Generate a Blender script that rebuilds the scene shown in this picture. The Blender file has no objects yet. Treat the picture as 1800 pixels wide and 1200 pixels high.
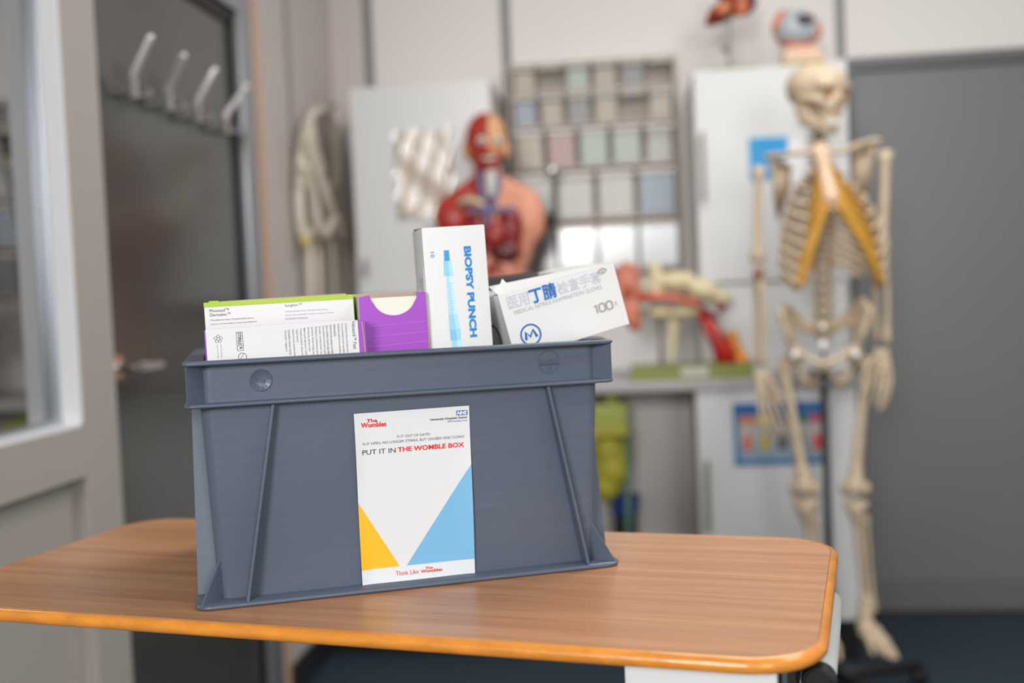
import bpy, bmesh, math, random
from mathutils import Vector, Matrix, Euler
random.seed(7)
PI = math.pi
SC = bpy.context.scene
COL = SC.collection

# ---------------------------------------------------------------- camera, sky, lights, exposure
F_PX, PITCH, ROLL, YAW = 1887.3, -0.0456, -0.0422, math.radians(6.5)
CAM = Vector((0, 0, 1.17))
def _cam_axes():
    cp, sp = math.cos(PITCH), math.sin(PITCH)
    fwd = Vector((0, cp, sp)); right = Vector((1, 0, 0)); up = Vector((0, -sp, cp))
    c, s = math.cos(ROLL), math.sin(ROLL)
    r = c*right + s*up; u = -s*right + c*up
    Z = Matrix.Rotation(YAW, 3, 'Z')
    return Z @ r, Z @ u, Z @ fwd
RIGHT, UP, FWD = _cam_axes()
cd = bpy.data.cameras.new('camera'); cam = bpy.data.objects.new('camera', cd); COL.objects.link(cam)
m3 = Matrix((RIGHT, UP, -FWD)).transposed()
cam.matrix_world = Matrix.Translation(CAM) @ m3.to_4x4()
cd.sensor_width = 36; cd.lens = F_PX/1800*36; cd.clip_start = .05
cd.dof.use_dof = True; cd.dof.focus_distance = .965; cd.dof.aperture_fstop = 2.5; cd.dof.aperture_blades = 0
SC.camera = cam

w = bpy.data.worlds.new('world'); SC.world = w; w.use_nodes = True
bg = w.node_tree.nodes['Background']; bg.inputs[0].default_value = (1.0, .985, .97, 1); bg.inputs[1].default_value = .37

def area(name, loc, target, sx, sy, power, col=(1, 1, 1)):
    d = bpy.data.lights.new(name, 'AREA'); d.shape = 'RECTANGLE'; d.size = sx; d.size_y = sy; d.energy = power; d.color = col
    o = bpy.data.objects.new(name, d); COL.objects.link(o); o.location = loc
    o.rotation_euler = (Vector(target)-Vector(loc)).to_track_quat('-Z', 'Y').to_euler()
    return o
area('key_softbox', (-.9, -3.4, 2.25), (.1, 2.0, 1.0), 1.1, 1.1, 135, (1, .985, .97))
area('added_fill', (1.6, -3.2, 1.9), (.2, 2.5, 1.0), 1.3, 1.3, 48, (1, .985, .97))  # added fill light, lifts the shade under the right wall cabinet
area('ceiling_lamp', (.5, 2.2, 2.65), (.5, 2.2, 0), 1.2, .6, 26, (1, .98, .95))
area('ceiling_lamp_near', (1.5, .7, 2.65), (1.2, .7, 0), 1.2, .6, 20, (1, .98, .95))

vs = SC.view_settings; SC.display_settings.display_device = 'sRGB'
vs.view_transform = 'Standard'; vs.look = 'None'; vs.exposure = 0.0; vs.gamma = 1.0; vs.use_curve_mapping = False
try:
    SC.cycles.use_denoising = True; SC.cycles.max_bounces = 7
except Exception: pass

# ---------------------------------------------------------------- helpers
def L(c):
    return tuple(((x/255)/12.92 if x/255 <= .04045 else ((x/255+.055)/1.055)**2.4) for x in c)
MATS = {}
def mat(name, rgb, rough=.5, metal=0., spec=.5, var=0., vscale=8., bump=0., bscale=60., coat=0., stretch=None, ior=None):
    if name in MATS: return MATS[name]
    m = bpy.data.materials.new(name); m.use_nodes = True; MATS[name] = m
    nt = m.node_tree; b = nt.nodes['Principled BSDF']
    c = L(rgb)
    b.inputs['Base Color'].default_value = (*c, 1); b.inputs['Roughness'].default_value = rough
    b.inputs['Metallic'].default_value = metal; b.inputs['Specular IOR Level'].default_value = spec
    b.inputs['Coat Weight'].default_value = coat
    if ior: b.inputs['IOR'].default_value = ior
    if var or bump:
        tc = nt.nodes.new('ShaderNodeTexCoord'); mp = nt.nodes.new('ShaderNodeMapping')
        nt.links.new(tc.outputs['Object'], mp.inputs[0])
        if stretch: mp.inputs['Scale'].default_value = stretch
    if var:
        n = nt.nodes.new('ShaderNodeTexNoise'); n.inputs['Scale'].default_value = vscale; n.inputs['Detail'].default_value = 5
        nt.links.new(mp.outputs[0], n.inputs['Vector'])
        r = nt.nodes.new('ShaderNodeValToRGB'); r.color_ramp.elements[0].position = .3; r.color_ramp.elements[1].position = .7
        r.color_ramp.elements[0].color = (*[x*(1-var) for x in c], 1); r.color_ramp.elements[1].color = (*[min(1, x*(1+var)) for x in c], 1)
        nt.links.new(n.outputs['Fac'], r.inputs[0]); nt.links.new(r.outputs[0], b.inputs['Base Color'])
    if bump:
        n2 = nt.nodes.new('ShaderNodeTexNoise'); n2.inputs['Scale'].default_value = bscale; n2.inputs['Detail'].default_value = 3
        nt.links.new(mp.outputs[0], n2.inputs['Vector'])
        bp = nt.nodes.new('ShaderNodeBump'); bp.inputs['Strength'].default_value = bump; bp.inputs['Distance'].default_value = .002
        nt.links.new(n2.outputs['Fac'], bp.inputs['Height']); nt.links.new(bp.outputs[0], b.inputs['Normal'])
    return m
def clear_mat(name, tint=(235, 238, 240), gloss=.22, rough=.12):
    m = bpy.data.materials.new(name); m.use_nodes = True; MATS[name] = m
    nt = m.node_tree; nt.nodes.clear()
    t = nt.nodes.new('ShaderNodeBsdfTransparent'); t.inputs[0].default_value = (*L(tint), 1)
    g = nt.nodes.new('ShaderNodeBsdfGlossy'); g.inputs['Roughness'].default_value = rough
    x = nt.nodes.new('ShaderNodeMixShader'); x.inputs[0].default_value = gloss
    o = nt.nodes.new('ShaderNodeOutputMaterial')
    nt.links.new(t.outputs[0], x.inputs[1]); nt.links.new(g.outputs[0], x.inputs[2]); nt.links.new(x.outputs[0], o.inputs[0])
    return m

def wm(o):
    M = Matrix.Identity(4)
    while o is not None:
        M = (Matrix.Translation(o.location) @ o.rotation_euler.to_matrix().to_4x4()) @ M
        o = o.parent
    return M
def thing(name, label, cat, loc=(0, 0, 0), rot=(0, 0, 0), group=None, kind=None):
    o = bpy.data.objects.new(name, None); COL.objects.link(o); o.empty_display_size = .05
    o.location = loc; o.rotation_euler = rot
    if label: o['label'] = label
    if cat: o['category'] = cat
    if group: o['group'] = group
    if kind: o['kind'] = kind
    return o
def tag(o, label, cat, group=None):
    o['label'] = label; o['category'] = cat
    if group: o['group'] = group
    return o
def link_mesh(name, me, m, parent=None, world=False, label=None, smooth=None):
    o = bpy.data.objects.new(name, me); COL.objects.link(o)
    if m is not None:
        me.materials.clear()
        for x in (m if isinstance(m, (list, tuple)) else [m]): me.materials.append(x)
    if parent is not None:
        o.parent = parent
        if world: me.transform(wm(parent).inverted())
    if label: o['label'] = label
    if smooth is not None: shade(me, smooth)
    return o
def shade(me, ang):
    if ang >= 180:
        me.polygons.foreach_set('use_smooth', [True]*len(me.polygons)); return
    bm = bmesh.new(); bm.from_mesh(me)
    for f in bm.faces: f.smooth = True
    for e in bm.edges:
        if len(e.link_faces) != 2 or e.calc_face_angle(0) > math.radians(ang): e.smooth = False
    bm.to_mesh(me); bm.free()
BALLS = {}
TMP = bpy.data.scenes.new('scratch')
class B:
    """collects shapes into one mesh"""
    def __init__(s): s.bm = bmesh.new()
    def box(s, x0, x1, y0, y1, z0, z1, bev=0, mi=0):
        r = bmesh.ops.create_cube(s.bm, size=1)
        vs_ = r['verts']
        for v in vs_: v.co = Vector((x0+(v.co.x+.5)*(x1-x0), y0+(v.co.y+.5)*(y1-y0), z0+(v.co.z+.5)*(z1-z0)))
        fs = set(f for v in vs_ for f in v.link_faces)
        for f in fs: f.material_index = mi
        if bev:
            es = list(set(e for v in vs_ for e in v.link_edges))
            bmesh.ops.bevel(s.bm, geom=es, offset=bev, segments=2, affect='EDGES', profile=.7, material=mi)
        return s
    def hexa(s, p, mi=0):
        v = [s.bm.verts.new(q) for q in p]   # bottom 0-3 ccw, top 4-7
        for f in ((3, 2, 1, 0), (4, 5, 6, 7), (0, 1, 5, 4), (1, 2, 6, 5), (2, 3, 7, 6), (3, 0, 4, 7)):
            fc = s.bm.faces.new([v[i] for i in f]); fc.material_index = mi
        return s
    def poly(s, pts, off, mi=0):
        """flat outline (3D points) given thickness along off"""
        off = Vector(off); n = len(pts)
        a = [s.bm.verts.new(p) for p in pts]; b = [s.bm.verts.new(Vector(p)+off) for p in pts]
        fs = [s.bm.faces.new(a[::-1]), s.bm.faces.new(b)]
        for i in range(n): fs.append(s.bm.faces.new((a[i], a[(i+1) % n], b[(i+1) % n], b[i])))
        for f in fs: f.material_index = mi
        bmesh.ops.recalc_face_normals(s.bm, faces=fs)
        return s
    def tube(s, pts, rad, seg=10, closed=False, cap=True, flat=1., mi=0):
        pts = [Vector(p) for p in pts]; n = len(pts)
        rad = rad if isinstance(rad, (list, tuple)) else [rad]*n
        rings = []; prev = None
        for i, p in enumerate(pts):
            if closed: t = pts[(i+1) % n]-pts[i-1]
            else: t = pts[min(i+1, n-1)]-pts[max(i-1, 0)]
            t.normalize()
            if prev is None:
                a = Vector((0, 0, 1)) if abs(t.z) < .9 else Vector((0, 1, 0))
                u = t.cross(a).normalized()
            else:
                u = (prev-t*prev.dot(t)).normalized()
            prev = u; v = t.cross(u)
            rings.append([s.bm.verts.new(p+rad[i]*(math.cos(2*PI*k/seg)*u+flat*math.sin(2*PI*k/seg)*v)) for k in range(seg)])
        m = n if closed else n-1
        for i in range(m):
            a, b = rings[i], rings[(i+1) % n]
            for k in range(seg):
                f = s.bm.faces.new((a[k], a[(k+1) % seg], b[(k+1) % seg], b[k])); f.material_index = mi
        if cap and not closed:
            f = s.bm.faces.new(rings[0][::-1]); f.material_index = mi
            f = s.bm.faces.new(rings[-1]); f.material_index = mi
        return s
    def ball(s, c, r, rot=None, u=16, v=10, mi=0):
        r = r if isinstance(r, (list, tuple)) else (r, r, r)
        M = Matrix.Translation(c) @ (rot.to_matrix().to_4x4() if rot else Matrix.Identity(4)) @ Matrix.Diagonal((*r, 1))
        key = (u, v)
        if key not in BALLS:
            pts = [(0, 0, -1)]+[(math.cos(2*PI*k/u)*math.cos(a), math.sin(2*PI*k/u)*math.cos(a), math.sin(a)) for a in [-PI/2+PI*q/v for q in range(1, v)] for k in range(u)]+[(0, 0, 1)]
            n = len(pts); fs = [(0, 1+(k+1) % u, 1+k) for k in range(u)]
            for q in range(v-2):
                o = 1+q*u
                fs += [(o+k, o+(k+1) % u, o+u+(k+1) % u, o+u+k) for k in range(u)]
            o = 1+(v-2)*u; fs += [(o+k, o+(k+1) % u, n-1) for k in range(u)]
            BALLS[key] = ([Vector(p) for p in pts], fs)
        pts, fs = BALLS[key]; new = s.bm.verts.new; vs_ = [new(M @ p) for p in pts]; nf = s.bm.faces.new
        for f in fs:
            fc = nf([vs_[q] for q in f]); fc.material_index = mi
        return s
    def lathe(s, prof, c=(0, 0, 0), seg=20, axis='Z', mi=0):
        c = Vector(c); rings = []
        for r, h in prof:
            ring = []
            for k in range(seg):
                a = 2*PI*k/seg; x, y = r*math.cos(a), r*math.sin(a)
                q = {'Z': (x, y, h), 'Y': (x, h, -y), 'X': (h, x, y)}[axis]
                ring.append(s.bm.verts.new(c+Vector(q)))
            rings.append(ring)
        for a, b in zip(rings, rings[1:]):
            for k in range(seg):
                f = s.bm.faces.new((a[k], a[(k+1) % seg], b[(k+1) % seg], b[k])); f.material_index = mi
        for rg, fl in ((rings[0], True), (rings[-1], False)):
            f = s.bm.faces.new(rg[::-1] if fl else rg); f.material_index = mi
        return s
    def grid(s, nu, nv, fn, mi=0):
        g = [[s.bm.verts.new(fn(i/nu, j/nv)) for j in range(nv+1)] for i in range(nu+1)]
        for i in range(nu):
            for j in range(nv):
                f = s.bm.faces.new((g[i][j], g[i+1][j], g[i+1][j+1], g[i][j+1])); f.material_index = mi
        return s
    def build(s, name, m, parent=None, world=False, label=None, smooth=None, recalc=False):
        if recalc: bmesh.ops.recalc_face_normals(s.bm, faces=s.bm.faces)
        me = bpy.data.meshes.new(name); s.bm.to_mesh(me); s.bm.free()
        return link_mesh(name, me, m, parent, world, label, smooth)

def ev_mesh(o):
    with bpy.context.temp_override(scene=TMP, view_layer=TMP.view_layers[0]):
        dg = bpy.context.evaluated_depsgraph_get()
        return bpy.data.meshes.new_from_object(o.evaluated_get(dg), depsgraph=dg)
def blob(b, name, m, parent=None, voxel=.006, it=6, post=None, label=None):
    """fuses overlapping shapes into one continuous organic surface (world coordinates)"""
    me = bpy.data.meshes.new('tmp'); b.bm.to_mesh(me); b.bm.free()
    o = bpy.data.objects.new('tmp', me); TMP.collection.objects.link(o)
    r = o.modifiers.new('r', 'REMESH'); r.mode = 'VOXEL'; r.voxel_size = voxel
    s = o.modifiers.new('s', 'SMOOTH'); s.iterations = it; s.factor = .5
    nm = ev_mesh(o); bpy.data.objects.remove(o); bpy.data.meshes.remove(me)
    if post:
        for v in nm.vertices: v.co = post(v.co.copy())
    nm.name = name
    return link_mesh(name, nm, m, parent, True, label, 180)

def text_mesh(body, bold=0, outline=0, extrude=0, spacing=1., shear=0):
    c = bpy.data.curves.new('t', 'FONT'); c.body = body; c.size = 1; c.offset = bold; c.extrude = extrude
    c.space_character = spacing; c.resolution_u = 3; c.shear = shear
    if outline: c.fill_mode = 'NONE'; c.bevel_depth = outline; c.bevel_resolution = 0
    o = bpy.data.objects.new('t', c); TMP.collection.objects.link(o)
    me = ev_mesh(o); bpy.data.objects.remove(o); bpy.data.curves.remove(c)
    return me
def text(body, m, parent, x, z, w, h=None, rot=0, y=-.0003, mapf=None, name='lettering', bold=0, outline=0, extrude=0, spacing=1., shear=0):
    me = text_mesh(body, bold, outline, extrude, spacing, shear)
    xs = [v.co.x for v in me.vertices]; ys = [v.co.y for v in me.vertices]
    if not xs: return None
    x0, x1, y0, y1 = min(xs), max(xs), min(ys), max(ys)
    if h is None: h = w*(y1-y0)/(x1-x0)
    if w is None: w = h*(x1-x0)/(y1-y0)
    mapf = mapf or (lambda u, v, d: Vector((u, y-d, v)))
    es = h/(y1-y0) if not rot else w/(y1-y0)
    for v in me.vertices:
        tx, ty = (v.co.x-x0)/(x1-x0), (v.co.y-y0)/(y1-y0)
        d = v.co.z*es if (extrude or outline) else 0
        if rot: v.co = mapf(x+ty*w, z+h-tx*h, d)
        else: v.co = mapf(x+tx*w, z+ty*h, d)
    me.name = name
    return link_mesh(name, me, m, parent)
def at(px, py, Y):
    """the room point seen at a pixel of the photograph, on the plane at depth Y"""
    d = (px-900)/F_PX*RIGHT-(py-600)/F_PX*UP+FWD
    return CAM+d*(Y/d.y)
def arc(c, r, a0, a1, n, ax='xz'):
    out = []
    for i in range(n+1):
        a = a0+(a1-a0)*i/n
        out.append(Vector((c[0]+r*math.cos(a), c[1], c[2]+r*math.sin(a))))
    return out
def lerp(a, b, t): return a+(b-a)*t

# ---------------------------------------------------------------- materials
M_wall = mat('wall_paint', (222, 217, 213), .6, var=.015, vscale=1.5, bump=.05, bscale=150)
M_wallL = mat('side_wall_paint', (200, 191, 186), .6, var=.02, vscale=1.5, bump=.05, bscale=150)
M_strip = mat('grey_strip', (122, 122, 122), .45)
M_strip2 = mat('light_strip', (150, 146, 143), .45)
M_carpet = mat('navy_carpet', (36, 54, 66), .95, var=.35, vscale=300, bump=.6, bscale=500)
M_skirt = mat('black_skirting', (40, 40, 42), .5)
M_white = mat('white_laminate', (211, 212, 212), .35, var=.012, vscale=2)
M_whiteside = mat('cabinet_edge', (196, 190, 184), .5)
M_handle = mat('taupe_handle', (150, 145, 136), .35, metal=.3)
M_counter = mat('grey_worktop', (168, 166, 166), .35, var=.05, vscale=120)
M_stile = mat('grey_door_paint', (176, 169, 162), .5, bump=.04, bscale=90)
M_bead = mat('white_bead', (240, 240, 242), .35)
M_alu = mat('aluminium_bead', (176, 182, 190), .3, metal=.55)
M_dark = mat('dark_grey_gloss', (72, 72, 69), .17, spec=.6, var=.03, vscale=2)
M_dark2 = mat('grey_door_satin', (109, 111, 111), .4, var=.03, vscale=1.2)
M_dark3 = mat('grey_frame_satin', (92, 93, 95), .4)
M_jamb = mat('satin_steel', (150, 154, 158), .3, metal=.5)
M_wood = mat('pink_wood', (205, 165, 135), .5)
M_chrome = mat('chrome', (215, 215, 215), .16, metal=1.)
M_satin = mat('satin_chrome', (236, 234, 234), .34, metal=.75)
M_black = mat('black_metal', (22, 21, 21), .45)
M_blackp = mat('black_plastic', (28, 27, 30), .4)

# ---------------------------------------------------------------- room shell
def struct(b, name, m, parent=None, label=None, smooth=None):
    o = b.build(name, m, parent, False, label, smooth)
    if parent is None: o['kind'] = 'structure'
    return o
XL, YB = -1.04, 3.80
struct(B().box(-3.2, 3.2, -3.2, YB+.1, -.05, 0), 'floor', M_carpet)
struct(B().box(XL-.12, 3.2, YB, YB+.1, 0, 2.75), 'wall_back', M_wall)
wl = B()
wl.box(XL-.12, XL, 3.0, YB, 0, 2.75)                      # beyond the dark door
wl.box(XL-.12, XL, 2.05, 3.0, 2.03, 2.75)                 # above the dark door
wl.box(XL-.12, XL, -.6, 2.05, 2.25, 2.75)                   # above the glazed door
struct(wl, 'wall_left', M_wallL)
struct(B().box(XL, XL+.012, 3.005, YB-.012, 0, .10, .003), 'baseboard_left', M_skirt)
struct(B().box(-.3, .74, YB-.012, YB, 0, .10, .003), 'baseboard_back', M_skirt)
struct(B().box(XL, XL+.006, 3.262, 3.298, .10, 2.75), 'trim_1', M_strip2)
struct(B().box(XL, -.918, YB-.006, YB, .10, 2.75), 'trim_2', M_wallL)
for i, (x0, x1) in enumerate(((-.918, -.886), (-.424, -.392), (.718, .748))):
    struct(B().box(x0, x1, YB-.010, YB, .1 if i < 2 else 1.92, 2.75, .003), 'trim_%d' % (i+3), M_strip)

# dark glossy door with coat hooks in the left wall
DX = XL-.022
struct(B().box(-.36, .18, 3.63, 3.642, 0, .85), 'trim_7', M_wall)
d1 = thing('door_1', None, None, (DX, 2.05, 0), kind='structure')
B().box(DX-.04, DX, 2.05, 2.836, .008, 1.925, .002).build('door_leaf', M_dark, d1, True)
fr = B().box(XL-.06, XL+.004, 2.858, 2.962, 0, 1.962, .003).box(XL-.06, XL+.004, 2.05, 2.962, 1.962, 2.03, .003)
fr.build('door_frame', M_jamb, d1, True)
B().box(XL-.06, XL-.012, 2.838, 2.857, 0, 1.962).box(XL-.06, XL-.012, 2.05, 2.857, 1.928, 1.962).build('door_seal', M_black, d1, True)
B().box(XL-.05, XL+.008, 2.963, 3.000, 0, 2.03, .003).build('wood_strip', M_wood, d1, True, 'pale pinkish wood strip beside the steel frame')
h = B().tube([(DX, 2.10, 1.050), (DX+.05, 2.10, 1.050)], .010, 12)
h.tube([(DX+.05, 2.095, 1.050), (DX+.056, 2.13, 1.050), (DX+.052, 2.20, 1.048)], [.011, .010, .008], 12)
h.lathe([(.026, DX), (.026, DX+.006)], (0, 2.10, 1.05), 20, 'X')
h.build('door_handle', M_chrome, d1, True, smooth=40)
B().box(DX, DX+.004, 2.062, 2.080, .98, 1.12).build('lock_plate', mat('brass', (190, 140, 110), .3, metal=.8), d1, True)
def atX(px, py, X):
    d = (px-900)/F_PX*RIGHT-(py-600)/F_PX*UP+FWD
    return CAM+d*(X/d.x)
for tip, elb, bot, mnt in (((264, 66), (233, 132), (235, 167), (259, 165)), ((322, 98), (295, 156), (296, 190), (319, 188)), ((377, 123), (346, 180), (347, 210), (369, 208)), ((432, 151), (397, 201), (397, 230), (415, 228))):
    m_ = atX(*mnt, DX); hk = thing('coat_hook', None, None, m_); hk.parent = d1; hk.location = m_-Vector(d1.location)
    b0, e0, t0 = atX(*bot, DX+.030), atX(*elb, DX+.038), atX(*tip, DX+.085)
    k = B().lathe([(.013, 0), (.013, .005), (.008, .008)], m_, 16, 'X')
    k.tube([m_+Vector((.006, 0, 0)), lerp(m_, b0, .5)+Vector((.004, 0, -.004)), b0], .006, 10)
    k.build('hook_mount', M_chrome, hk, True, smooth=50)
    a = B().tube([b0+Vector((0, 0, -.004)), lerp(b0, e0, .3), lerp(b0, e0, .93), lerp(e0, t0, .06), lerp(e0, t0, .6), t0], [.0085, .0095, .0095, .009, .0085, .0085], 12)
    a.ball(t0, .008, u=12, v=8)
    a.build('hook_arm', M_satin, hk, True, smooth=60)

# glazed grey door nearest the camera
d2 = thing('door_2', None, None, (XL, 1.4, 0), kind='structure')
Y1 = 2.055; GT, GB = 2.15, .952; GR, GL = 1.918, .2
f2 = B()
f2.box(XL-.085, XL, GR, Y1, 0, 2.25, .004)                       # right stile
f2.box(XL-.085, XL, -.55, GL, 0, 2.25)                            # left stile
f2.box(XL-.085, XL, GL, GR, GT, 2.25)                             # top rail
f2.box(XL-.085, XL, GL, GR, .857, GB)                             # middle rail
f2.build('door_frame', M_stile, d2, True)
B().box(XL-.085, XL-.030, -.2, 1.985, .10, .857).build('lower_panel', M_stile, d2, True)
B().box(XL-.085, XL, GL, GR, 0, .10).build('bottom_rail', M_stile, d2, True)
bd = B()
bd.box(XL-.026, XL-.001, GR-.006, GR, GB, GT).box(XL-.046, XL-.001, GL, GR, GB, GB+.006).box(XL-.046, XL-.001, GL, GR, GT-.006, GT)
bd.box(XL-.038, XL-.026, GR-.007, GR, GB, GT)
bd.box(XL-.029, XL-.002, 1.978, 1.985, .10, .857).build('glazing_bead', M_bead, d2, True, 'bright white bead round the pane')
B().box(XL-.054, XL-.038, GR-.012, GR, GB, GT, .002).box(XL-.054, XL-.038, GL, GR, GB, GB+.012).build('metal_bead', M_alu, d2, True)
M_glass = mat('dark_mirror_glass', (26, 27, 27), .02, spec=1., ior=2.6)
B().box(XL-.060, XL-.054, GL, GR, GB, GT).build('glass_pane', M_glass, d2, True)

# big grey door in the back wall, right
d3 = thing('door_3', None, None, (1.4, YB, 0), kind='structure')
B().box(.765, 2.6, YB-.030, YB, .02, 1.862, .002).build('door_leaf', M_dark2, d3, True)
B().box(.748, 2.62, YB-.045, YB, 1.866, 1.908, .003).box(.748, .764, YB-.045, YB, 0, 1.866, .002).build('door_frame', M_dark3, d3, True)
B().box(.78, 2.58, YB-.036, YB-.029, .03, .135, .002).build('kick_plate', mat('kick_plate', (102, 102, 103), .4), d3, True)
struct(B().box(.748, 2.62, YB-.050, YB-.036, 0, .022), 'baseboard_right', M_skirt)

# ---------------------------------------------------------------- cabinets and worktop
def cabinet(name, label, x0, x1, yf, z0, z1, hx, hz0, hz1, hinge_split=None, plinth=False, group=None):
    t = thing(name, label, 'cabinet', ((x0+x1)/2, (yf+YB)/2, z0 if not plinth else 0), group=group)
    B().box(x0, x1, yf+.02, YB-.012, z0, z1, .001).build('carcass', M_whiteside, t, True)
    ds = [(x0, x1)] if not hinge_split else [(x0, hinge_split-.0015), (hinge_split+.0015, x1)]
    for i, (a, b) in enumerate(ds):
        d = B().box(a+.001, b-.001, yf, yf+.0195, z0+.002, z1-.002, .0015).build('door', M_white, t, True)
        x = hx[i] if i < len(hx) else None
        if x is not None:
            B().tube([(x, yf-.028, hz0), (x, yf-.028, hz1)], .0065, 10).tube([(x, yf, hz0+.02), (x, yf-.028, hz0+.02)], .005, 8).tube([(x, yf, hz1-.02), (x, yf-.028, hz1-.02)], .005, 8).build('handle', M_handle, d, True, smooth=50)
    if plinth:
        B().box(x0, x1, yf+.05, yf+.066, 0, z0).build('plinth', M_black, t, True)
    return t
cabinet('wall_cabinet', 'white wall cabinet on the left, with a shiny beige sheet on its door', -.892, -.431, 3.45, 1.175, 1.856, [-.86], 1.24, 1.30)
cabinet('wall_cabinet', 'white wall cabinet with a long handle behind the skeleton, models on top', .213, .683, 3.45, 1.172, 1.840, [.234], 1.43, 1.645)
cabinet('worktop_cabinet', 'low white cabinet standing on the worktop between wall cabinet and ear model', .213, .683-.022, 3.455, .8825, 1.168, [], 0, 0)
cabinet('base_cabinet', 'white base cabinet behind the skeleton, a colour chart on its door', .180, .655, 3.30, .135, .850, [.206], .42, .637, plinth=True)
cabinet('base_cabinet', 'white base cabinet at the left end below the torso model', XL+.012, -.36, 3.36, .135, .850, [-.40], .42, .637, plinth=True)
tag(B().box(XL+.012, .665, 3.285, YB-.011, .850, .882, .006).build('worktop', M_counter), 'long grey worktop along the back wall carrying the anatomical models', 'worktop')
struct(B().box(XL+.013, .64, YB-.011, YB-.0005, .883, 1.17), 'trim_6', mat('splashback', (214, 212, 210), .35))

exec_order = None

# ---------------------------------------------------------------- overbed table
def wood_mat():
    m = bpy.data.materials.new('beech_laminate'); m.use_nodes = True
    nt = m.node_tree; b = nt.nodes['Principled BSDF']; N = nt.nodes.new; K = nt.links.new
    tc = N('ShaderNodeTexCoord')
    def noise(sc, scale, det, dist=0):
        mp = N('ShaderNodeMapping'); mp.inputs['Scale'].default_value = sc; K(tc.outputs['Object'], mp.inputs[0])
        n = N('ShaderNodeTexNoise'); n.inputs['Scale'].default_value = scale; n.inputs['Detail'].default_value = det; n.inputs['Distortion'].default_value = dist
        K(mp.outputs[0], n.inputs['Vector']); return n
    n1 = noise((2.2, 60, 60), 1.0, 6, .3); n2 = noise((9, 420, 420), 1.0, 2); n3 = noise((1.2, 9, 9), 1.0, 2)
    r = N('ShaderNodeValToRGB'); e = r.color_ramp.elements
    e[0].position = .28; e[0].color = (*L((178, 125, 86)), 1); e[1].position = .70; e[1].color = (*L((206, 154, 112)), 1)
    K(n1.outputs['Fac'], r.inputs[0])
    r2 = N('ShaderNodeValToRGB'); r2.color_ramp.elements[0].position = .30; r2.color_ramp.elements[0].color = (.80, .76, .72, 1); r2.color_ramp.elements[1].position = .42; r2.color_ramp.elements[1].color = (1, 1, 1, 1)
    K(n2.outputs['Fac'], r2.inputs[0])
    r3 = N('ShaderNodeValToRGB'); r3.color_ramp.elements[0].position = .3; r3.color_ramp.elements[0].color = (.93, .88, .84, 1); r3.color_ramp.elements[1].position = .7; r3.color_ramp.elements[1].color = (1.03, 1.03, 1.03, 1)
    K(n3.outputs['Fac'], r3.inputs[0])
    a = N('ShaderNodeMix'); a.data_type = 'RGBA'; a.blend_type = 'MULTIPLY'; a.inputs[0].default_value = 1
    K(r.outputs[0], a.inputs[6]); K(r2.outputs[0], a.inputs[7])
    a2 = N('ShaderNodeMix'); a2.data_type = 'RGBA'; a2.blend_type = 'MULTIPLY'; a2.inputs[0].default_value = 1
    K(a.outputs[2], a2.inputs[6]); K(r3.outputs[0], a2.inputs[7]); K(a2.outputs[2], b.inputs['Base Color'])
    b.inputs['Roughness'].default_value = .36; b.inputs['Specular IOR Level'].default_value = .45
    return m
M_wood_top = wood_mat()
M_edge = mat('varnished_beech_edge', (222, 142, 52), .28, var=.16, vscale=35, stretch=(1, 1, 3), bump=.12, bscale=220, coat=.35)
TZ = .8997
tb = thing('overbed_table', 'hospital overbed table with beech top and orange rounded edge under the grey crate', 'table', (.12, .768, 0), (0, 0, -.2092))
def rrect(x0, x1, y0, y1, r, n=8):
    pts = []
    for cx, cy, a in ((x1-r, y0+r, -PI/2), (x1-r, y1-r, 0), (x0+r, y1-r, PI/2), (x0+r, y0+r, PI)):
        for k in range(n+1):
            t = a+PI/2*k/n; pts.append((cx+r*math.cos(t), cy+r*math.sin(t)))
    return pts
TW, TD, TR = .849, .378, .055
def loft(b, rings, closed=False, cap=True, mi=0):
    R = [[b.bm.verts.new(p) for p in r] for r in rings]
    n = len(R[0])
    for a, c in zip(R, R[1:]+([R[0]] if closed else [])):
        for k in range(n):
            f = b.bm.faces.new((a[k], a[(k+1) % n], c[(k+1) % n], c[k])); f.material_index = mi
    if cap and not closed:
        b.bm.faces.new(R[0][::-1]).material_index = mi; b.bm.faces.new(R[-1]).material_index = mi
    return b
def rr3(ins, z, x0=-TW, x1=0, y0=0, y1=TD, r=TR, n=12):
    return [(x, y, z) for x, y in rrect(x0+ins, x1-ins, y0+ins, y1-ins, max(.001, r-ins), n)]
lam = loft(B(), [rr3(.0012, TZ-.0012), rr3(.0009, TZ-.0003), rr3(.0014, TZ)]); lam.build('tabletop', M_wood_top, tb, smooth=30)
r_ = .0063
edge = loft(B(), [rr3(.02, TZ-.0128), rr3(0, TZ-.0128)]+[rr3(-r_*math.cos(a), TZ-.0065+r_*math.sin(a)) for a in [(-80+20*k)*PI/180 for k in range(9)]]+[rr3(.0005, TZ-.0001), rr3(.0008, TZ-.0018), rr3(.02, TZ-.0018)])
edge.build('edge_band', M_edge, tb, smooth=50)
M_lgrey = mat('light_grey_plastic', (186, 190, 188), .38)
tu = B().lathe([(.004, .270), (.0095, .268), (.0122, .262), (.0125, .254), (.0125, .062), (.0118, .0605)], (-.0015, 0, TZ-.034), 28, 'Y')
to = tu.build('handle_tube', M_lgrey, tb, smooth=40)
cp = B().lathe([(.0131, .062), (.0134, .054), (.0125, .0485), (.0105, .047), (.0098, .0495), (.0005, .0495)], (-.0015, 0, TZ-.034), 28, 'Y')
cp.build('end_cap', M_blackp, to, smooth=40, label='black end cap')
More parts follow.
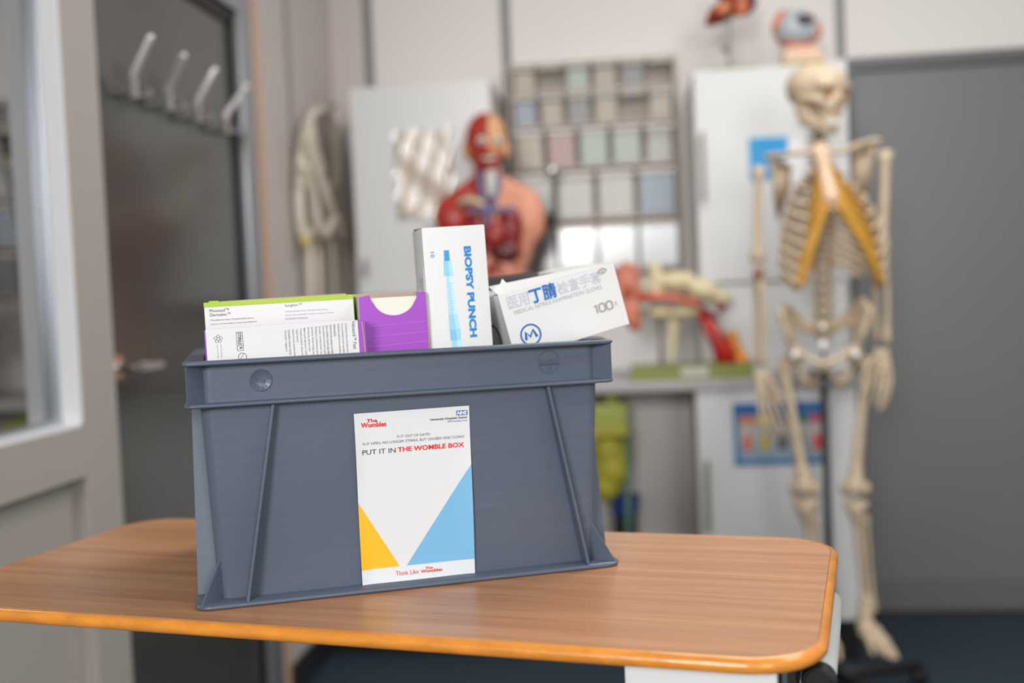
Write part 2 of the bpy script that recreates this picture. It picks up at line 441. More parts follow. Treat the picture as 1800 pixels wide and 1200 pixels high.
B().box(-.1485, -.031, .037, .30, TZ-.13, TZ-.0135, .004).build('lift_casing', mat('white_casing', (226, 228, 230), .35), tb)
br = B().box(-.030, -.018, .05, .25, TZ-.05, TZ-.0135, .002); br.build('bracket', M_black, tb)
bs = B().box(-.028, -.024, .044, .052, TZ-.07, TZ-.0135, .001); bs.build('bracket_bolt', M_chrome, tb)
B().box(-.125, -.055, .13, .22, .09, TZ-.13, .004).build('column', M_lgrey, tb)
ft = B().box(-.80, -.06, .03, .075, .055, .09, .004).box(-.80, -.06, .305, .35, .055, .09, .004).box(-.13, -.05, .03, .35, .055, .095, .004); ft.build('base_frame', M_lgrey, tb)
for x in (-.78, -.09):
    for y in (.052, .328):
        c_ = B().lathe([(.012, -.009), (.0275, -.009), (.0275, .009), (.012, .009)], (x, y, .0275), 18, 'Y').tube([(x, y, .03), (x, y, .057)], .008, 8); c_.build('castor', M_blackp, tb, smooth=40)

# ---------------------------------------------------------------- grey plastic crate
def plastic_mat():
    m = mat('grey_blue_plastic', (87, 97, 114), .36, spec=.45, bump=.05, bscale=240)
    nt = m.node_tree; b = nt.nodes['Principled BSDF']; N = nt.nodes.new; K = nt.links.new
    tc = N('ShaderNodeTexCoord'); mp = N('ShaderNodeMapping'); mp.inputs['Scale'].default_value = (14, 14, 260); mp.inputs['Rotation'].default_value = (0, .9, .2)
    K(tc.outputs['Object'], mp.inputs[0])
    n = N('ShaderNodeTexNoise'); n.inputs['Scale'].default_value = 1.0; n.inputs['Detail'].default_value = 2; K(mp.outputs[0], n.inputs[0])
    n2 = N('ShaderNodeTexNoise'); n2.inputs['Scale'].default_value = 9; n2.inputs['Detail'].default_value = 4; K(tc.outputs['Object'], n2.inputs[0])
    mu = N('ShaderNodeMath'); mu.operation = 'MULTIPLY'; K(n.outputs['Fac'], mu.inputs[0]); K(n2.outputs['Fac'], mu.inputs[1])
    r = N('ShaderNodeValToRGB'); c = L((87, 97, 114)); e = r.color_ramp.elements
    e[0].position = .2; e[0].color = (*[x*.98 for x in c], 1); e[1].position = .36; e[1].color = (*[x*1.03 for x in c], 1)
    q = e.new(.50); q.color = (*[x*1.14 for x in c], 1)
    K(mu.outputs[0], r.inputs[0]); K(r.outputs[0], b.inputs['Base Color'])
    return m
M_crate = plastic_mat()
CR = thing('plastic_crate', 'blue-grey plastic stacking crate full of boxes on the beech tabletop', 'crate', (-.393, .896, TZ+.0003), (0, 0, .3631))
W, D, H = .40, .30, .2205
def wall_in(z): return .0205-.0075*min(1, z/.18)
def cring(ins, z, r, n=6): return rr3(ins, z, 0, W, 0, D, r+ins if False else r, n) if False else [(x, y, z) for x, y in rrect(ins, W-ins, ins, D-ins, r, n)]
body = loft(B(), [cring(wall_in(z), z, .012) for z in (.002, .18, .2195)]+[cring(wall_in(z)+.003, z, .010) for z in (.2195, .18, .007)])
body.build('body', M_crate, CR, smooth=35)
def flange(name, z0, z1, ins, ro):
    e = .0012
    b = loft(B(), [cring(e, z0, ro), cring(0, z0+e, ro), cring(0, z1-e, ro), cring(e, z1, ro), cring(ins, z1, .010), cring(ins, z0, .010)], closed=True)
    b.build(name, M_crate, CR, smooth=50)
flange('top_flange', .2168, .2208, .0165, .007)
flange('band_flange', .1795, .1832, .016, .009)
flange('base_flange', 0, .0042, .026, .015)
def rib(pts, off):
    o = Vector(off)/2
    b = B().poly([Vector(p)-o for p in pts], off)
    bmesh.ops.bevel(b.bm, geom=list(b.bm.edges), offset=.0007, segments=2, affect='EDGES')
    b.build('rib', M_crate, CR, smooth=35)
zt, zb = .1797, .0038
for xt, xb in ((.0765, .0455), (.333, .366)):
    for f in (0, 1):
        Y = (lambda v: v) if f == 0 else (lambda v: D-v)
        rib([(xt, Y(wall_in(zt)+.001), zt), (xt, Y(.0035), zt), (xb, Y(.0012), zb), (xb, Y(wall_in(zb)+.001), zb)], (.0028, 0, 0))
for yt, yb in ((.075, .045), (.225, .255)):
    for f in (0, 1):
        X = (lambda v: v) if f == 0 else (lambda v: W-v)
        rib([(X(wall_in(zt)+.001), yt, zt), (X(.0035), yt, zt), (X(.0012), yb, zb), (X(wall_in(zb)+.001), yb, zb)], (0, .0028, 0))
for cx in (0, 1):
    for cy in (0, 1):
        P = lambda a, z: Vector((a if not cx else W-a, a if not cy else D-a, z))
        n = Vector((1 if cx == cy else -1, -1, 0)).normalized()*.0026
        for pts in ([P(.0175, .1825), P(.0030, .1825), P(.0030, .2175), P(.0175, .2175)], [P(.026, .0035), P(.0052, .0035), P(.0225, .040), P(.026, .040)]):
            b = B().poly([p-n/2 for p in pts], n)
            bmesh.ops.bevel(b.bm, geom=list(b.bm.edges), offset=.0006, segments=2, affect='EDGES')
            b.build('corner_gusset', M_crate, CR, smooth=35)
# moulded marks on the band
def cmap(u, v, d): return Vector((u, wall_in(.2)-.0002-d, v))
mk = B(); c0 = Vector((.0670, wall_in(.2), .2008))
mk.lathe([(.0102, .0005), (.0102, -.0006), (.0096, -.0009), (.0090, -.0004), (.0004, -.0004)], c0, 36, 'Y')
for k in range(12):
    a = 2*PI*k/12+.2; d = Vector((math.cos(a), 0, math.sin(a)))
    mk.tube([c0+d*.0062+Vector((0, -.0005, 0)), c0+d*.0082+Vector((0, -.0005, 0))], .0004, 6)
mk.tube([c0+Vector((-.0034, -.0006, .0018)), c0+Vector((.0038, -.0006, -.0004)), c0+Vector((.0032, -.0006, -.0024)), c0+Vector((-.0040, -.0006, -.0002))], .00045, 6, closed=True)
mk.tube([c0+Vector((-.0040, -.0006, -.0002)), c0+Vector((-.0048, -.0006, -.0034)), c0+Vector((-.0022, -.0006, -.0052))], .0004, 6)
mk.build('date_dial', M_crate, CR, smooth=40)
c1 = Vector((.3372, wall_in(.2)-.0001, .2020)); mk = B()
mk.tube([c1+Vector((.0105*math.cos(a), 0, .0105*math.sin(a))) for a in [2*PI*k/40 for k in range(40)]], .00055, 6, closed=True)
mk.tube([c1+Vector((-.0105, 0, -.0022)), c1+Vector((.0105, 0, -.0022))], .00045, 6).tube([c1+Vector((-.0103, 0, -.0030)), c1+Vector((.0103, 0, -.0030))], .0004, 6)
mo = mk.build('mould_mark', M_crate, CR, smooth=60)
text('KREAMPAC', M_crate, CR, .3280, .2008, .0184, .0036, mapf=cmap, extrude=.08, name='mould_lettering')
text('40', M_crate, CR, .3338, .1935, .0062, .0046, mapf=cmap, extrude=.08, name='mould_lettering')

# ---------------------------------------------------------------- printed flyer on the crate
M_paper = mat('flyer_paper', (222, 227, 231), .55)
INK = {k: mat('ink_'+k, c, .55) for k, c in dict(red=(226, 52, 48), black=(62, 62, 66), grey=(112, 112, 116), lgrey=(170, 170, 174), blue=(30, 100, 176), sky=(120, 184, 226), yellow=(250, 190, 34), cyan=(6, 134, 212), white=(242, 243, 244), outline=(182, 188, 212), warm=(165, 160, 156)).items()}
def fly(u, v, d=0):
    x = lerp(.1493, .1485, v)+u*lerp(.1073, .1084, v); z = .0045+v*.1605+u*(.0004*v)
    curl = .0008+.0030*max(0, u-.84)**2/.0256*(.55+.45*math.sin(v*5))+.0026*max(0, .12-u)**2/.0144*(.5+.4*math.sin(v*9+1))+.003*max(0, .14-v)**2/.0196*(.5+.4*math.sin(u*4))
    return Vector((x, wall_in(z)-.0004-curl-d, z))
FL = thing('flyer', 'printed white flyer with yellow and blue corners stuck to the front of the grey crate', 'flyer', (-.393, .896, TZ), (0, 0, .3631))
fb = B().grid(48, 60, lambda u, v: fly(u, v, 0)).grid(48, 60, lambda u, v: fly(1-u, v, -.00015)); fb.build('paper', M_paper, FL, smooth=180)
def tri(name, pts, m, n=30):
    b = B(); a, c, e = pts
    b.grid(n, n, lambda s, t: fly(*(Vector(a)*(1-s)+(Vector(c)*(1-t)+Vector(e)*t)*s), .00035))
    bmesh.ops.remove_doubles(b.bm, verts=b.bm.verts, dist=1e-6)
    b.build(name, m, FL, smooth=180, label={'yellow': 'yellow printed corner', 'blue': 'pale blue printed corner'}[name.split('_')[0]])
tri('yellow_corner', [(0, .48), (0, .086), (.333, .086)], INK['yellow'])
tri('blue_corner', [(1, .654), (.395, .086), (1, .086)], INK['sky'])
fm = lambda u, v, d: fly(u, v, d+.0005)
def ftext(s, c, u0, v0, u1, v1, **k): text(s, INK[c], FL, u0, v0, u1-u0, v1-v0, mapf=fm, **k)
ftext('Wombles', 'red', .055, .915, .272, .945, bold=.03); ftext('The', 'red', .106, .944, .195, .965, bold=.03)
B().grid(6, 2, lambda u, v: fly(.885+.098*u, .947+.029*v, .0004)).build('logo_panel', INK['blue'], FL)
text('NHS', INK['white'], FL, .890, .9505, .087, .022, mapf=lambda u, v, d: fly(u, v, .0007), bold=.04, shear=.2)
ftext('University Hospitals Sussex', 'black', .652, .924, .981, .941, bold=.02); ftext('NHS Foundation Trust', 'blue', .806, .911, .981, .921)
ftext('IS IT OUT OF DATE?', 'grey', .361, .843, .646, .858); ftext('IS IT OPEN, NO LONGER STERILE, BUT UNUSED AND CLEAN?', 'grey', .065, .812, .948, .829)
ftext('PUT IT IN', 'black', .056, .758, .342, .786); ftext('THE WOMBLE BOX', 'red', .360, .759, .945, .788, bold=.03)
ftext('Think Like', 'red', .294, .033, .496, .059); ftext('Wombles', 'red', .514, .033, .708, .052, bold=.03); ftext('The', 'red', .556, .052, .625, .067, bold=.03)

# ---------------------------------------------------------------- boxes in the crate (built in the crate's own directions)
M_card = mat('white_card', (226, 227, 227), .42); M_cardg = mat('grey_card', (196, 194, 188), .6); M_kraft = mat('kraft_edge', (190, 168, 150), .7)
M_lime = mat('lime_print', (166, 198, 34), .35); M_purple = mat('purple_print', (164, 70, 196), .38, bump=.08, bscale=900); M_inside = mat('box_inside', (120, 112, 104), .8)
CM = Matrix.Translation(CR.location) @ Euler((0, 0, .3631)).to_matrix().to_4x4()
def in_crate(name, label, x, y, z, roll=0, pitch=0, yaw=0, cat='box', group='medical boxes in the crate'):
    R = Euler((0, 0, .3631)).to_matrix() @ Euler((pitch, roll, yaw)).to_matrix()
    return thing(name, label, cat, CM @ Vector((x, y, z)), R.to_euler(), group)
def walls(b, w, d, h, t=.0006, zf=0):
    b.box(0, w, 0, t, zf, h); b.box(0, w, d-t, d, zf, h); b.box(0, t, t, d-t, zf, h); b.box(w-t, w, t, d-t, zf, h); b.box(t, w-t, t, d-t, zf, zf+t)
    return b
ZF = .0085
# A: front suture box
A = in_crate('suture_box', 'white suture box with purple ends and rows of sideways print, nearest the crate front', .0242, .0255, ZF, roll=-.0175)
hA = .2475-ZF
B().box(0, .1445, 0, .024, 0, hA, .0007).build('carton', M_purple, A)
B().box(.0012, .1375, -.0004, .0002, 0, hA+.0002).box(.0012, .1375, .0, .0225, hA-.0003, hA+.0004).build('white_panel', M_card, A)
B().tube([(.1412, -.0006, hA-.001), (.1424, -.0006, hA-.018), (.1432, -.0006, .19)], .0006, 6).build('torn_edge', M_kraft, A)
fy = -.0007
zz = lambda z: z-ZF
text('Velosorb™ Fast', INK['black'], A, .1320, zz(.2215), .0034, .0262, rot=1, y=fy)
lines = ['Coated Braided Synthetic Absorbable Suture', 'Suture synthétique tressée résorbable', 'Beschichtetes, geflochtenes resorbierbares', 'Nahtmaterial', 'Sutura intrecciata sintetica assorbibile', 'Sutura sintética trenzada absorbible', 'Sutura sintética de absorção revestida', 'Syntetisk, vat absorberbar sutur', 'Päällystetty synteettinen punos', 'Syntetisk flettet belagt sutur', 'Powleczony pleciony szew', 'Επικαλυμμένο πλεγμένο συνθετικό', 'Tratado poliéster absorvível', 'Хирургическая', 'Kaplamalı örülü sentetik emilebilir', 'Szintetikus bevont fonott', 'wstrzymaj i magazynuj']
for i, s in enumerate(lines):
    n = min(1., len(s)/30); x = .1264-i*.00345
    text(s, INK['grey'], A, x-.0011, zz(.2462-.0002*i)-.0275*n, .0022, .0275*n, rot=1, y=fy)
text('STERILE', INK['black'], A, .0290, zz(.2325), .0029, .0110, rot=1, y=fy, bold=.02); text('R', INK['black'], A, .0296, zz(.2284), .0026, .0022, rot=1, y=fy, bold=.02)
fr = B(); x0, x1, za, zb_, zm = .0278, .0331, zz(.2274), zz(.2442), zz(.2318)
for a, b in (((x0, za), (x0, zb_)), ((x1, za), (x1, zb_)), ((x0, za), (x1, za)), ((x0, zb_), (x1, zb_)), ((x0, zm), (x1, zm))):
    fr.tube([(a[0], fy, a[1]), (b[0], fy, b[1])], .00016, 4)
for k in range(5):
    a = 2*PI*k/5+.3; c = Vector((.0117+.0024*math.cos(a), fy, zz(.2392)+.0024*math.sin(a)))
    fr.tube([c+Vector((.0013*math.cos(q), 0, .0013*math.sin(q))) for q in [2*PI*j/10 for j in range(10)]], .00013, 4, closed=True)
c = Vector((.0318, fy, zz(.2215)))
fr.tube([c+Vector((.0036*math.cos(q), 0, .0036*math.sin(q))) for q in [2*PI*j/24 for j in range(24)]], .00017, 4, closed=True).tube([c+Vector((-.002, 0, -.002)), c+Vector((.0014, 0, .0034))], .00015, 4)
fr.build('symbols', INK['black'], A)
for j, x in enumerate((.0096, .0128)): text('Green Point (Gefäß) RESY 2074'[:20+5*j], INK['lgrey'], A, x, zz(.2216), .0015, .0125, rot=1, y=fy)
# B: lime topped box
Bx = in_crate('suture_box', 'white suture box with a lime green top band, standing open behind the sideways print', .0242, .0660, ZF, roll=-.0160)
hB = .2722-ZF
walls(B(), .1385, .040, hB).build('carton', M_card, Bx)
b_ = B().box(-.0003, .1388, -.0005, 0, hB-.0040, hB+.0003).box(-.0004, 0, -.0005, .040, hB-.0040, hB+.0003).box(.1385, .1389, -.0005, .040, hB-.03, hB+.0003); b_.build('lime_band', M_lime, Bx)
b_ = B().hexa([(.005, .0388, hB-.02), (.1385, .0388, hB-.02), (.1385, .0396, hB-.02), (.005, .0396, hB-.02), (.014, .0405, hB+.0008), (.136, .0405, hB+.0018), (.136, .0412, hB+.0018), (.014, .0412, hB+.0008)]); b_.build('back_flap', M_kraft, Bx)
b_ = B().box(.004, .013, .020, .0365, hB-.001, hB+.0016, .0005); b_.build('lime_tuck', M_lime, Bx)
B().box(.01, .13, .006, .034, .15, hB-.02).build('inner_tray', M_inside, Bx)
text('Monosof™', INK['black'], Bx, .0046, zz(.2632), .0176, .0030); text('Dermalon™', INK['black'], Bx, .0048, zz(.2593), .0186, .0030)
text('Monofilament Nylon Nonabsorbable Suture', INK['grey'], Bx, .0050, zz(.2546), .0395, .0020); text('Suture non résorbable en nylon monofilament', INK['grey'], Bx, .0050, zz(.2511), .0420, .0018)
text('Surgilon™', INK['grey'], Bx, .0738, zz(.2636), .0158, .0032)
for s, z, n in (('Coated Braided Nylon Nonabsorbable Suture', .2585, .040), ('Suture non résorbable en nylon, tressée et enduite', .2551, .0452), ('Resorbierbar Nahtmaterial', .2520, .0205)): text(s, INK['lgrey'], Bx, .0738, zz(z), n, .0021)
# slim purple box behind A, left
Px = in_crate('suture_box', 'thin purple box edge showing at the left between the two white suture boxes', .0242, .1100, ZF, roll=-.022)
B().box(0, .135, 0, .030, 0, .2535-ZF, .0007).build('carton', M_purple, Px)
# C: purple dispenser
Cx = in_crate('dispenser_box', 'open purple dispenser box with a round finger notch and cream card inside', .1655, .0500, ZF, roll=-.012)
wC, dC, hC = .0650, .055, .2735-ZF
sh = [(0, 0), (wC, 0), (wC, hC)]
nx, nz, nr = .0335, hC-.0015, .0160
sh += [(wC-.010, hC)] + [(nx+.0215*math.cos(a)*(1 if math.sin(a) < -.3 else 1.05), nz+.0195*math.sin(a)) for a in [-.18-(PI-.36)*k/14 for k in range(15)]] + [(.010, hC-.0005), (0, hC-.002)]
B().poly([(x, 0, z) for x, z in sh], (0, .0007, 0)).build('front_panel', M_purple, Cx)
b_ = B().box(-.0002, .0006, .0008, dC, 0, hC-.0015).box(wC-.0006, wC, .0008, dC, 0, hC); b_.build('side_panel', M_cardg, Cx)
b_ = B().box(0, wC, dC-.0006, dC, 0, hC+.0012); b_.build('back_panel', M_kraft, Cx)
B().box(.0008, wC-.0012, .0025, .020, .004, hC-.0035).build('card_insert', mat('cream_card', (238, 236, 224), .6), Cx)
cr_ = B()
for z in (.2443, .2344, .2249): cr_.tube([(.0004, -.0001, zz(z)-.002), (wC-.0006, -.0001, zz(z)+.0005)], .00035, 6)
cr_.build('crease', mat('purple_crease', (196, 120, 220), .35), Cx)
B().tube([(wC+.0004, .0, .12), (wC+.0003, -.0001, hC-.02), (wC-.0001, 0, hC)], .0005, 6).build('torn_edge', M_kraft, Cx)
# D: tall biopsy box
Dx = in_crate('punch_box', 'tall white box with blue sideways BIOPSY PUNCH lettering and a pen drawing', .2366, .0560, ZF, roll=-.030)
wD, dD, hD = .0628, .056, .3362-ZF
B().box(0, wD, 0, dD, 0, hD, .0014).build('carton', M_card, Dx, smooth=40)
B().hexa([(.0004, .0015, hD-.0012), (.0008, .0015, hD-.0012), (.0008, .045, hD-.0012), (.0004, .045, hD-.0012), (.0002, .0015, hD), (.0010, .0015, hD), (.0008, .045, hD+.0012), (-.0006, .045, hD+.0012)]).build('lid_gap', M_inside, Dx)
dz = lambda z: z-ZF-.0045
text('BIOPSY PUNCH', INK['cyan'], Dx, .0402, dz(.2310), .0074, .0895, rot=1, bold=.05)
text('10', INK['cyan'], Dx, .0068, dz(.3113), .0040, .0056, rot=1, bold=.01)
def pen():
    P_ = [('pen_tip', (58, 158, 216), [(-.0026, .3178), (.0026, .3178), (.0028, .3072), (-.0027, .3072)]),
          ('pen_collar', (150, 208, 240), [(-.0036, .3072), (.0040, .3072), (.0050, .2930), (-.0040, .2930)]),
          ('pen_barrel', (178, 222, 246), [(-.0020, .2928), (.0032, .2928), (.0058, .2552), (-.0022, .2556)]),
          ('pen_grip', (158, 210, 242), [(-.0024, .2554), (.0066, .2550), (.0076, .2400), (-.0026, .2405)]),
          ('pen_grip', (132, 198, 238), [(-.0024, .2403), (.0080, .2398), (.0078, .2290), (-.0022, .2295)]),
          ('pen_body', (168, 216, 244), [(-.0010, .2295), (.0078, .2290), (.0084, .2050), (-.0008, .2050)])]
    for nme, c, pts in P_:
        B().poly([(.0228+x, -.0002, dz(z)) for x, z in pts], (0, -.0001, 0)).build(nme, mat('pen_%d' % c[0], c, .45), Dx)
        if nme != 'pen_tip':
            a, b2, c2, d2_ = pts
            B().poly([(.0228+lerp(p[0][0], p[1][0], t), -.0004, dz(p[0][1])) for p, t in (((a, b2), .55), ((a, b2), .98), ((d2_, c2), .98), ((d2_, c2), .62))], (0, -.0001, 0)).build('pen_shading', mat('pen_l%d' % c[0], tuple(min(255, q+22) for q in c), .45), Dx)
    k = B()
    for i in range(10): k.box(.0238, .0268, -.0006, -.0003, dz(.2850-.0028*i), dz(.2850-.0028*i)+.0004)
    k.build('pen_scale', INK['sky'], Dx)
pen()
lm = lambda u, v, d: Vector((-.0003-d, .050-u, v))
B().box(-.0003, 0, .006, .042, dz(.235), dz(.302)).build('side_label', mat('label_white', (228, 228, 232), .4), Dx)
for s, u, z, w_, h_ in (('STERILE', .030, .262, .0040, .030), ('REF 33-36  LOT', .020, .240, .0030, .055)): text(s, INK['black'], Dx, u, dz(z), w_, h_, rot=1, mapf=lm, bold=.04)
# E: glove box, tilted and resting on the rim
Ex = in_crate('glove_box', 'white medical nitrile glove box tilted against the right rim of the crate', .3142, .0500, .2036, roll=-.2374)
wE, dE, hE = .1243, .205, .0657
e_ = B().box(0, wE, 0, .0006, 0, hE).box(0, .0006, .0006, dE, 0, hE).box(wE-.0006, wE, .0006, dE, 0, hE).box(0, wE, dE-.0006, dE, 0, hE).box(0, wE, 0, dE, 0, .0006)
e_.hexa([(.0006, .0004, hE-.0006), (wE-.0006, .0004, hE-.0006), (wE-.0006, .032, hE-.0006), (.0006, .032, hE+.0090), (.0006, .0002, hE), (wE-.0006, .0002, hE), (wE-.0006, .032, hE), (.0006, .032, hE+.0096)])
e_.box(.0006, wE-.0006, .165, dE-.0006, hE-.0006, hE).box(.0006, .022, .03, .165, hE-.0006, hE).box(.095, wE-.0006, .03, .165, hE-.0006, hE)
e_.build('carton', M_card, Ex)
B().hexa([(.004, .150, hE-.002), (.092, .150, hE-.002), (.092, .1506, hE-.002), (.004, .1506, hE-.002), (.0, .196, hE+.0185), (.096, .196, hE+.0035), (.096, .1966, hE+.0035), (.0, .1966, hE+.0185)]).build('opening_shade', mat('flap_shadow', (52, 48, 46), .8), Ex)  # dark sheet standing for the shade inside the open box top
B().hexa([(.010, .034, hE+.004), (.022, .034, hE+.004), (.022, .0346, hE+.004), (.010, .0346, hE+.004), (.017, .036, hE+.0125), (.018, .036, hE+.0125), (.018, .0366, hE+.0125), (.017, .0366, hE+.0125)]).build('torn_flap', M_card, Ex)
gl = B()
for k in range(7): gl.ball((.03+.010*k, .10+.02*math.sin(k*2.1), hE-.016+.002*math.cos(k*1.7)-.0016*k), (.012, .045, .006), Euler((.1*k, .2*math.sin(k), .3*k)), 12, 8)
gl.build('nitrile_glove', mat('blue_nitrile', (28, 128, 200), .45), Ex, label='blue gloves inside', smooth=180)
B().box(.004, wE-.004, .004, dE-.004, .0008, .045).build('glove_stack', mat('blue_nitrile_dark', (24, 96, 160), .5), Ex)
du, dv = -.0037, .0150
for s, u0, u1, c, ol in (('医用', .0110, .0335, 'outline', .010), ('检查手套', .0640, .1115, 'outline', .010)): text(s, INK[c], Ex, u0+du, .0338+dv, u1-u0, .0128, outline=ol)
text('丁腈', mat('ink_halo', (170, 206, 238), .5), Ex, .0338+du, .0322+dv, .0290, .0166, bold=.06); text('丁腈', INK['blue'], Ex, .0343+du, .0326+dv, .0280, .0158, y=-.0006, bold=.02)
text('MEDICAL NITRILE EXAMINATION GLOVES', INK['lgrey'], Ex, .0150+du, .0277+dv, .0945, .0040)
hb = B(); hz0 = .0052+dv
hb.tube([(.0962+du, -.0004, hz0+.0072), (.0984+du, -.0004, hz0+.0086), (.0984+du, -.0004, hz0)], .0003, 6, flat=3.2)
for x0 in (.1012, .1092): hb.tube([(x0+du+p[0], -.0004, hz0+.0004+p[1]) for p in rrect(0, .0062, 0, .0080, .0022, 4)], .0003, 6, closed=True, flat=3.2)
hb.build('lettering', INK['warm'], Ex)
text('支', INK['warm'], Ex, .1178+du, .0072+dv, .0036, .0046)
lg = B(); lc = Vector((.0252+du, -.0003, .0043+dv))
lg.tube([lc+Vector((.0101*math.cos(q), 0, .0101*math.sin(q))) for q in [2*PI*j/48 for j in range(48)]], .0009, 6, closed=True, flat=.3)
lg.tube([lc+Vector(p) for p in ((-.0058, 0, -.0040), (-.0045, 0, .0036), (-.0010, 0, -.0018), (.0034, 0, .0042), (.0058, 0, -.0036))], .0015, 8, flat=.22)
lg.build('round_logo', INK['blue'], Ex)
bo = B().poly([(.1142+du+.0050*math.cos(q), -.0002, .0447+dv+.0030*math.sin(q)) for q in [2*PI*j/24 for j in range(24)]], (0, -.0001, 0)); bo.build('badge', INK['warm'], Ex)
text('蓝色', INK['white'], Ex, .1108+du, .0430+dv, .0068, .0034, y=-.0005)
sl = B(); sc_ = Vector((-.0003, .060, .020)); sl.tube([sc_+Vector((0, .022*math.cos(q), .014*math.sin(q))) for q in [2*PI*j/30 for j in range(30)]], .0012, 6, closed=True); sl.build('side_logo', INK['black'], Ex)
# slip of white film on the rim corner
sp = B().grid(6, 3, lambda u, v: Vector((.365+.034*u, .012+.02*v+.006*u, .2214+.0028*math.sin(u*3.1)*(1-.4*v))))
so = thing('paper_slip', 'small white paper slip lying on the right front corner of the crate rim', 'paper', CR.location, (0, 0, .3631))
sp.build('sheet', M_card, so, smooth=180)

# ---------------------------------------------------------------- things on the cabinets and the wall
# wavy plastic wallet on the left wall cabinet
a, b_ = at(697, 233, 3.447), at(797, 376, 3.447)
wl_ = thing('document_wallet', 'shiny crinkled clear wallet with a beige sheet on the left wall cabinet door', 'wallet', ((a.x+b_.x)/2, 3.449, b_.z))
def wav(u, v, o):
    return Vector((lerp(a.x, b_.x, u), 3.4475-o-.0065-.0042*math.sin((u-.52*v)*17+.6)-.0012*math.sin((u*.6+v)*9), lerp(b_.z, a.z, v)))
B().grid(20, 24, lambda u, v: wav(u, v, 0)).build('beige_sheet', mat('beige_sheet', (214, 200, 184), .5), wl_, True, smooth=180)
B().grid(28, 30, lambda u, v: wav(-.06+1.12*u, -.04+1.06*v, .002)).build('clear_sleeve', clear_mat('clear_sleeve', (245, 243, 240), .16, .16), wl_, True, smooth=180)
# blue leaflet on the right wall cabinet
a, b_ = at(1316, 243, 3.447), at(1414, 312, 3.447)
lf = thing('leaflet', 'small bright blue leaflet on the wall cabinet door behind the skeleton shoulder', 'leaflet', ((a.x+b_.x)/2, 3.448, b_.z))
xs = a.x+.120; B().box(a.x, xs, 3.4465, 3.4495, b_.z, a.z).build('sheet', mat('leaflet_blue', (28, 150, 212), .4), lf, True)
B().box(xs, xs+.040, 3.4455, 3.4495, a.z-.055, a.z-.016).box(a.x+.095, xs+.02, 3.4460, 3.4466, b_.z, a.z-.07).build('white_panel', M_card, lf, True)
# colour chart on the base cabinet
a, b_ = at(1288, 709, 3.297), at(1451, 815, 3.297)
ch = thing('colour_chart', 'blue edged waste sorting chart with coloured column heads on the base cabinet door', 'poster', ((a.x+b_.x)/2, 3.298, b_.z))
cx0, cx1, cz0, cz1 = a.x, b_.x+.012, b_.z, a.z
cw, chh = cx1-cx0, cz1-cz0
def chart(nm, c, u0, u1, v0, v1, o=.0006):
    B().box(cx0+u0*cw, cx0+u1*cw, 3.2985-o-.0006, 3.2985-o, cz0+v0*chh, cz0+v1*chh).build(nm, mat('chart_%d_%d_%d' % c, c, .4), ch, True)
B().box(cx0, cx1, 3.2980, 3.2998, cz0, cz1).build('sheet', mat('chart_base', (40, 112, 168), .4), ch, True)
chart('header', (24, 92, 152), 0, 1, .80, 1); chart('footer_band', (30, 112, 168), 0, 1, 0, .075); chart('text_band', (140, 158, 172), .06, .97, .085, .30)
cols = [(198, 120, 88), (200, 176, 60), (120, 120, 110), (40, 120, 90), (180, 70, 90)]
ics = [(200, 96, 76), (190, 170, 60), (70, 72, 72), (60, 120, 150), (206, 62, 52)]
for i in range(5):
    u0 = .055+i*.186
    chart('column_panel', (184, 176, 168), u0, u0+.172, .30, .70); chart('column_head', cols[i], u0, u0+.176, .66, .79, .0012)
    c = Vector((cx0+(u0+.085)*cw, 3.2975, cz0+.36*chh))
    B().lathe([(.009, -.018), (.012, -.016), (.012, .012), (.005, .017), (.004, .022), (.0005, .022)], c, 12, 'Z').build('bin_picture', mat('chart_ic%d' % i, ics[i], .45), ch, True) if False else B().poly([c+Vector((x, 0, z)) for x, z in ((-.012, -.022), (.012, -.022), (.014, .008), (.006, .018), (.005, .028), (-.005, .028), (-.006, .018), (-.014, .008))], (0, -.0005, 0)).build('bin_picture', mat('chart_ic%d' % i, ics[i], .45), ch, True)

# ---------------------------------------------------------------- wall organiser with clear tilting bins
YO = 3.69
M_taupe = mat('taupe_frame', (188, 176, 166), .5)
M_bin = clear_mat('clear_bin', (252, 252, 251), .05, .35); M_bin2 = clear_mat('clear_bin_bottom', (245, 246, 248), .40, .22)
xl, xr = at(897, 250, YO).x, at(1193, 250, YO).x
zr = [at(1045, y, YO).z for y in (105, 157, 216, 291, 384, 474)]
org = thing('bin_organiser', 'taupe wall organiser with five rows of clear tilting bins beside the torso model', 'organiser', ((xl+xr)/2, YB, zr[-1]))
fb = B().box(xl, xr, YB-.012, YB-.002, zr[-1]-.006, zr[0]+.004)
for z in zr: fb.box(xl, xr, YO+.012, YB-.012, z-.005, z+.005)
fb.box(xl, xl+.008, YO+.012, YB-.012, zr[-1], zr[0]).box(xr-.008, xr, YO+.012, YB-.012, zr[-1], zr[0])
fb.build('frame', M_taupe, org, True)
packs = {'white': (240, 240, 240), 'pale_blue': (200, 212, 228), 'cream': (228, 220, 208), 'pink': (226, 200, 200), 'mint': (222, 232, 228), 'grey': (196, 196, 200)}
desc = {'white': 'white', 'pale_blue': 'pale blue', 'cream': 'cream', 'pink': 'dull pink', 'mint': 'pale mint', 'grey': 'grey'}
pick = [['cream', 'pink', 'mint', 'cream', 'grey', 'grey'], ['pale_blue', 'cream', 'grey', 'cream', 'grey', 'cream'], ['cream', 'pink', 'mint', 'mint', 'white'], ['white', 'white', 'white', 'pale_blue'], ['white', 'white', 'white', 'pale_blue']]
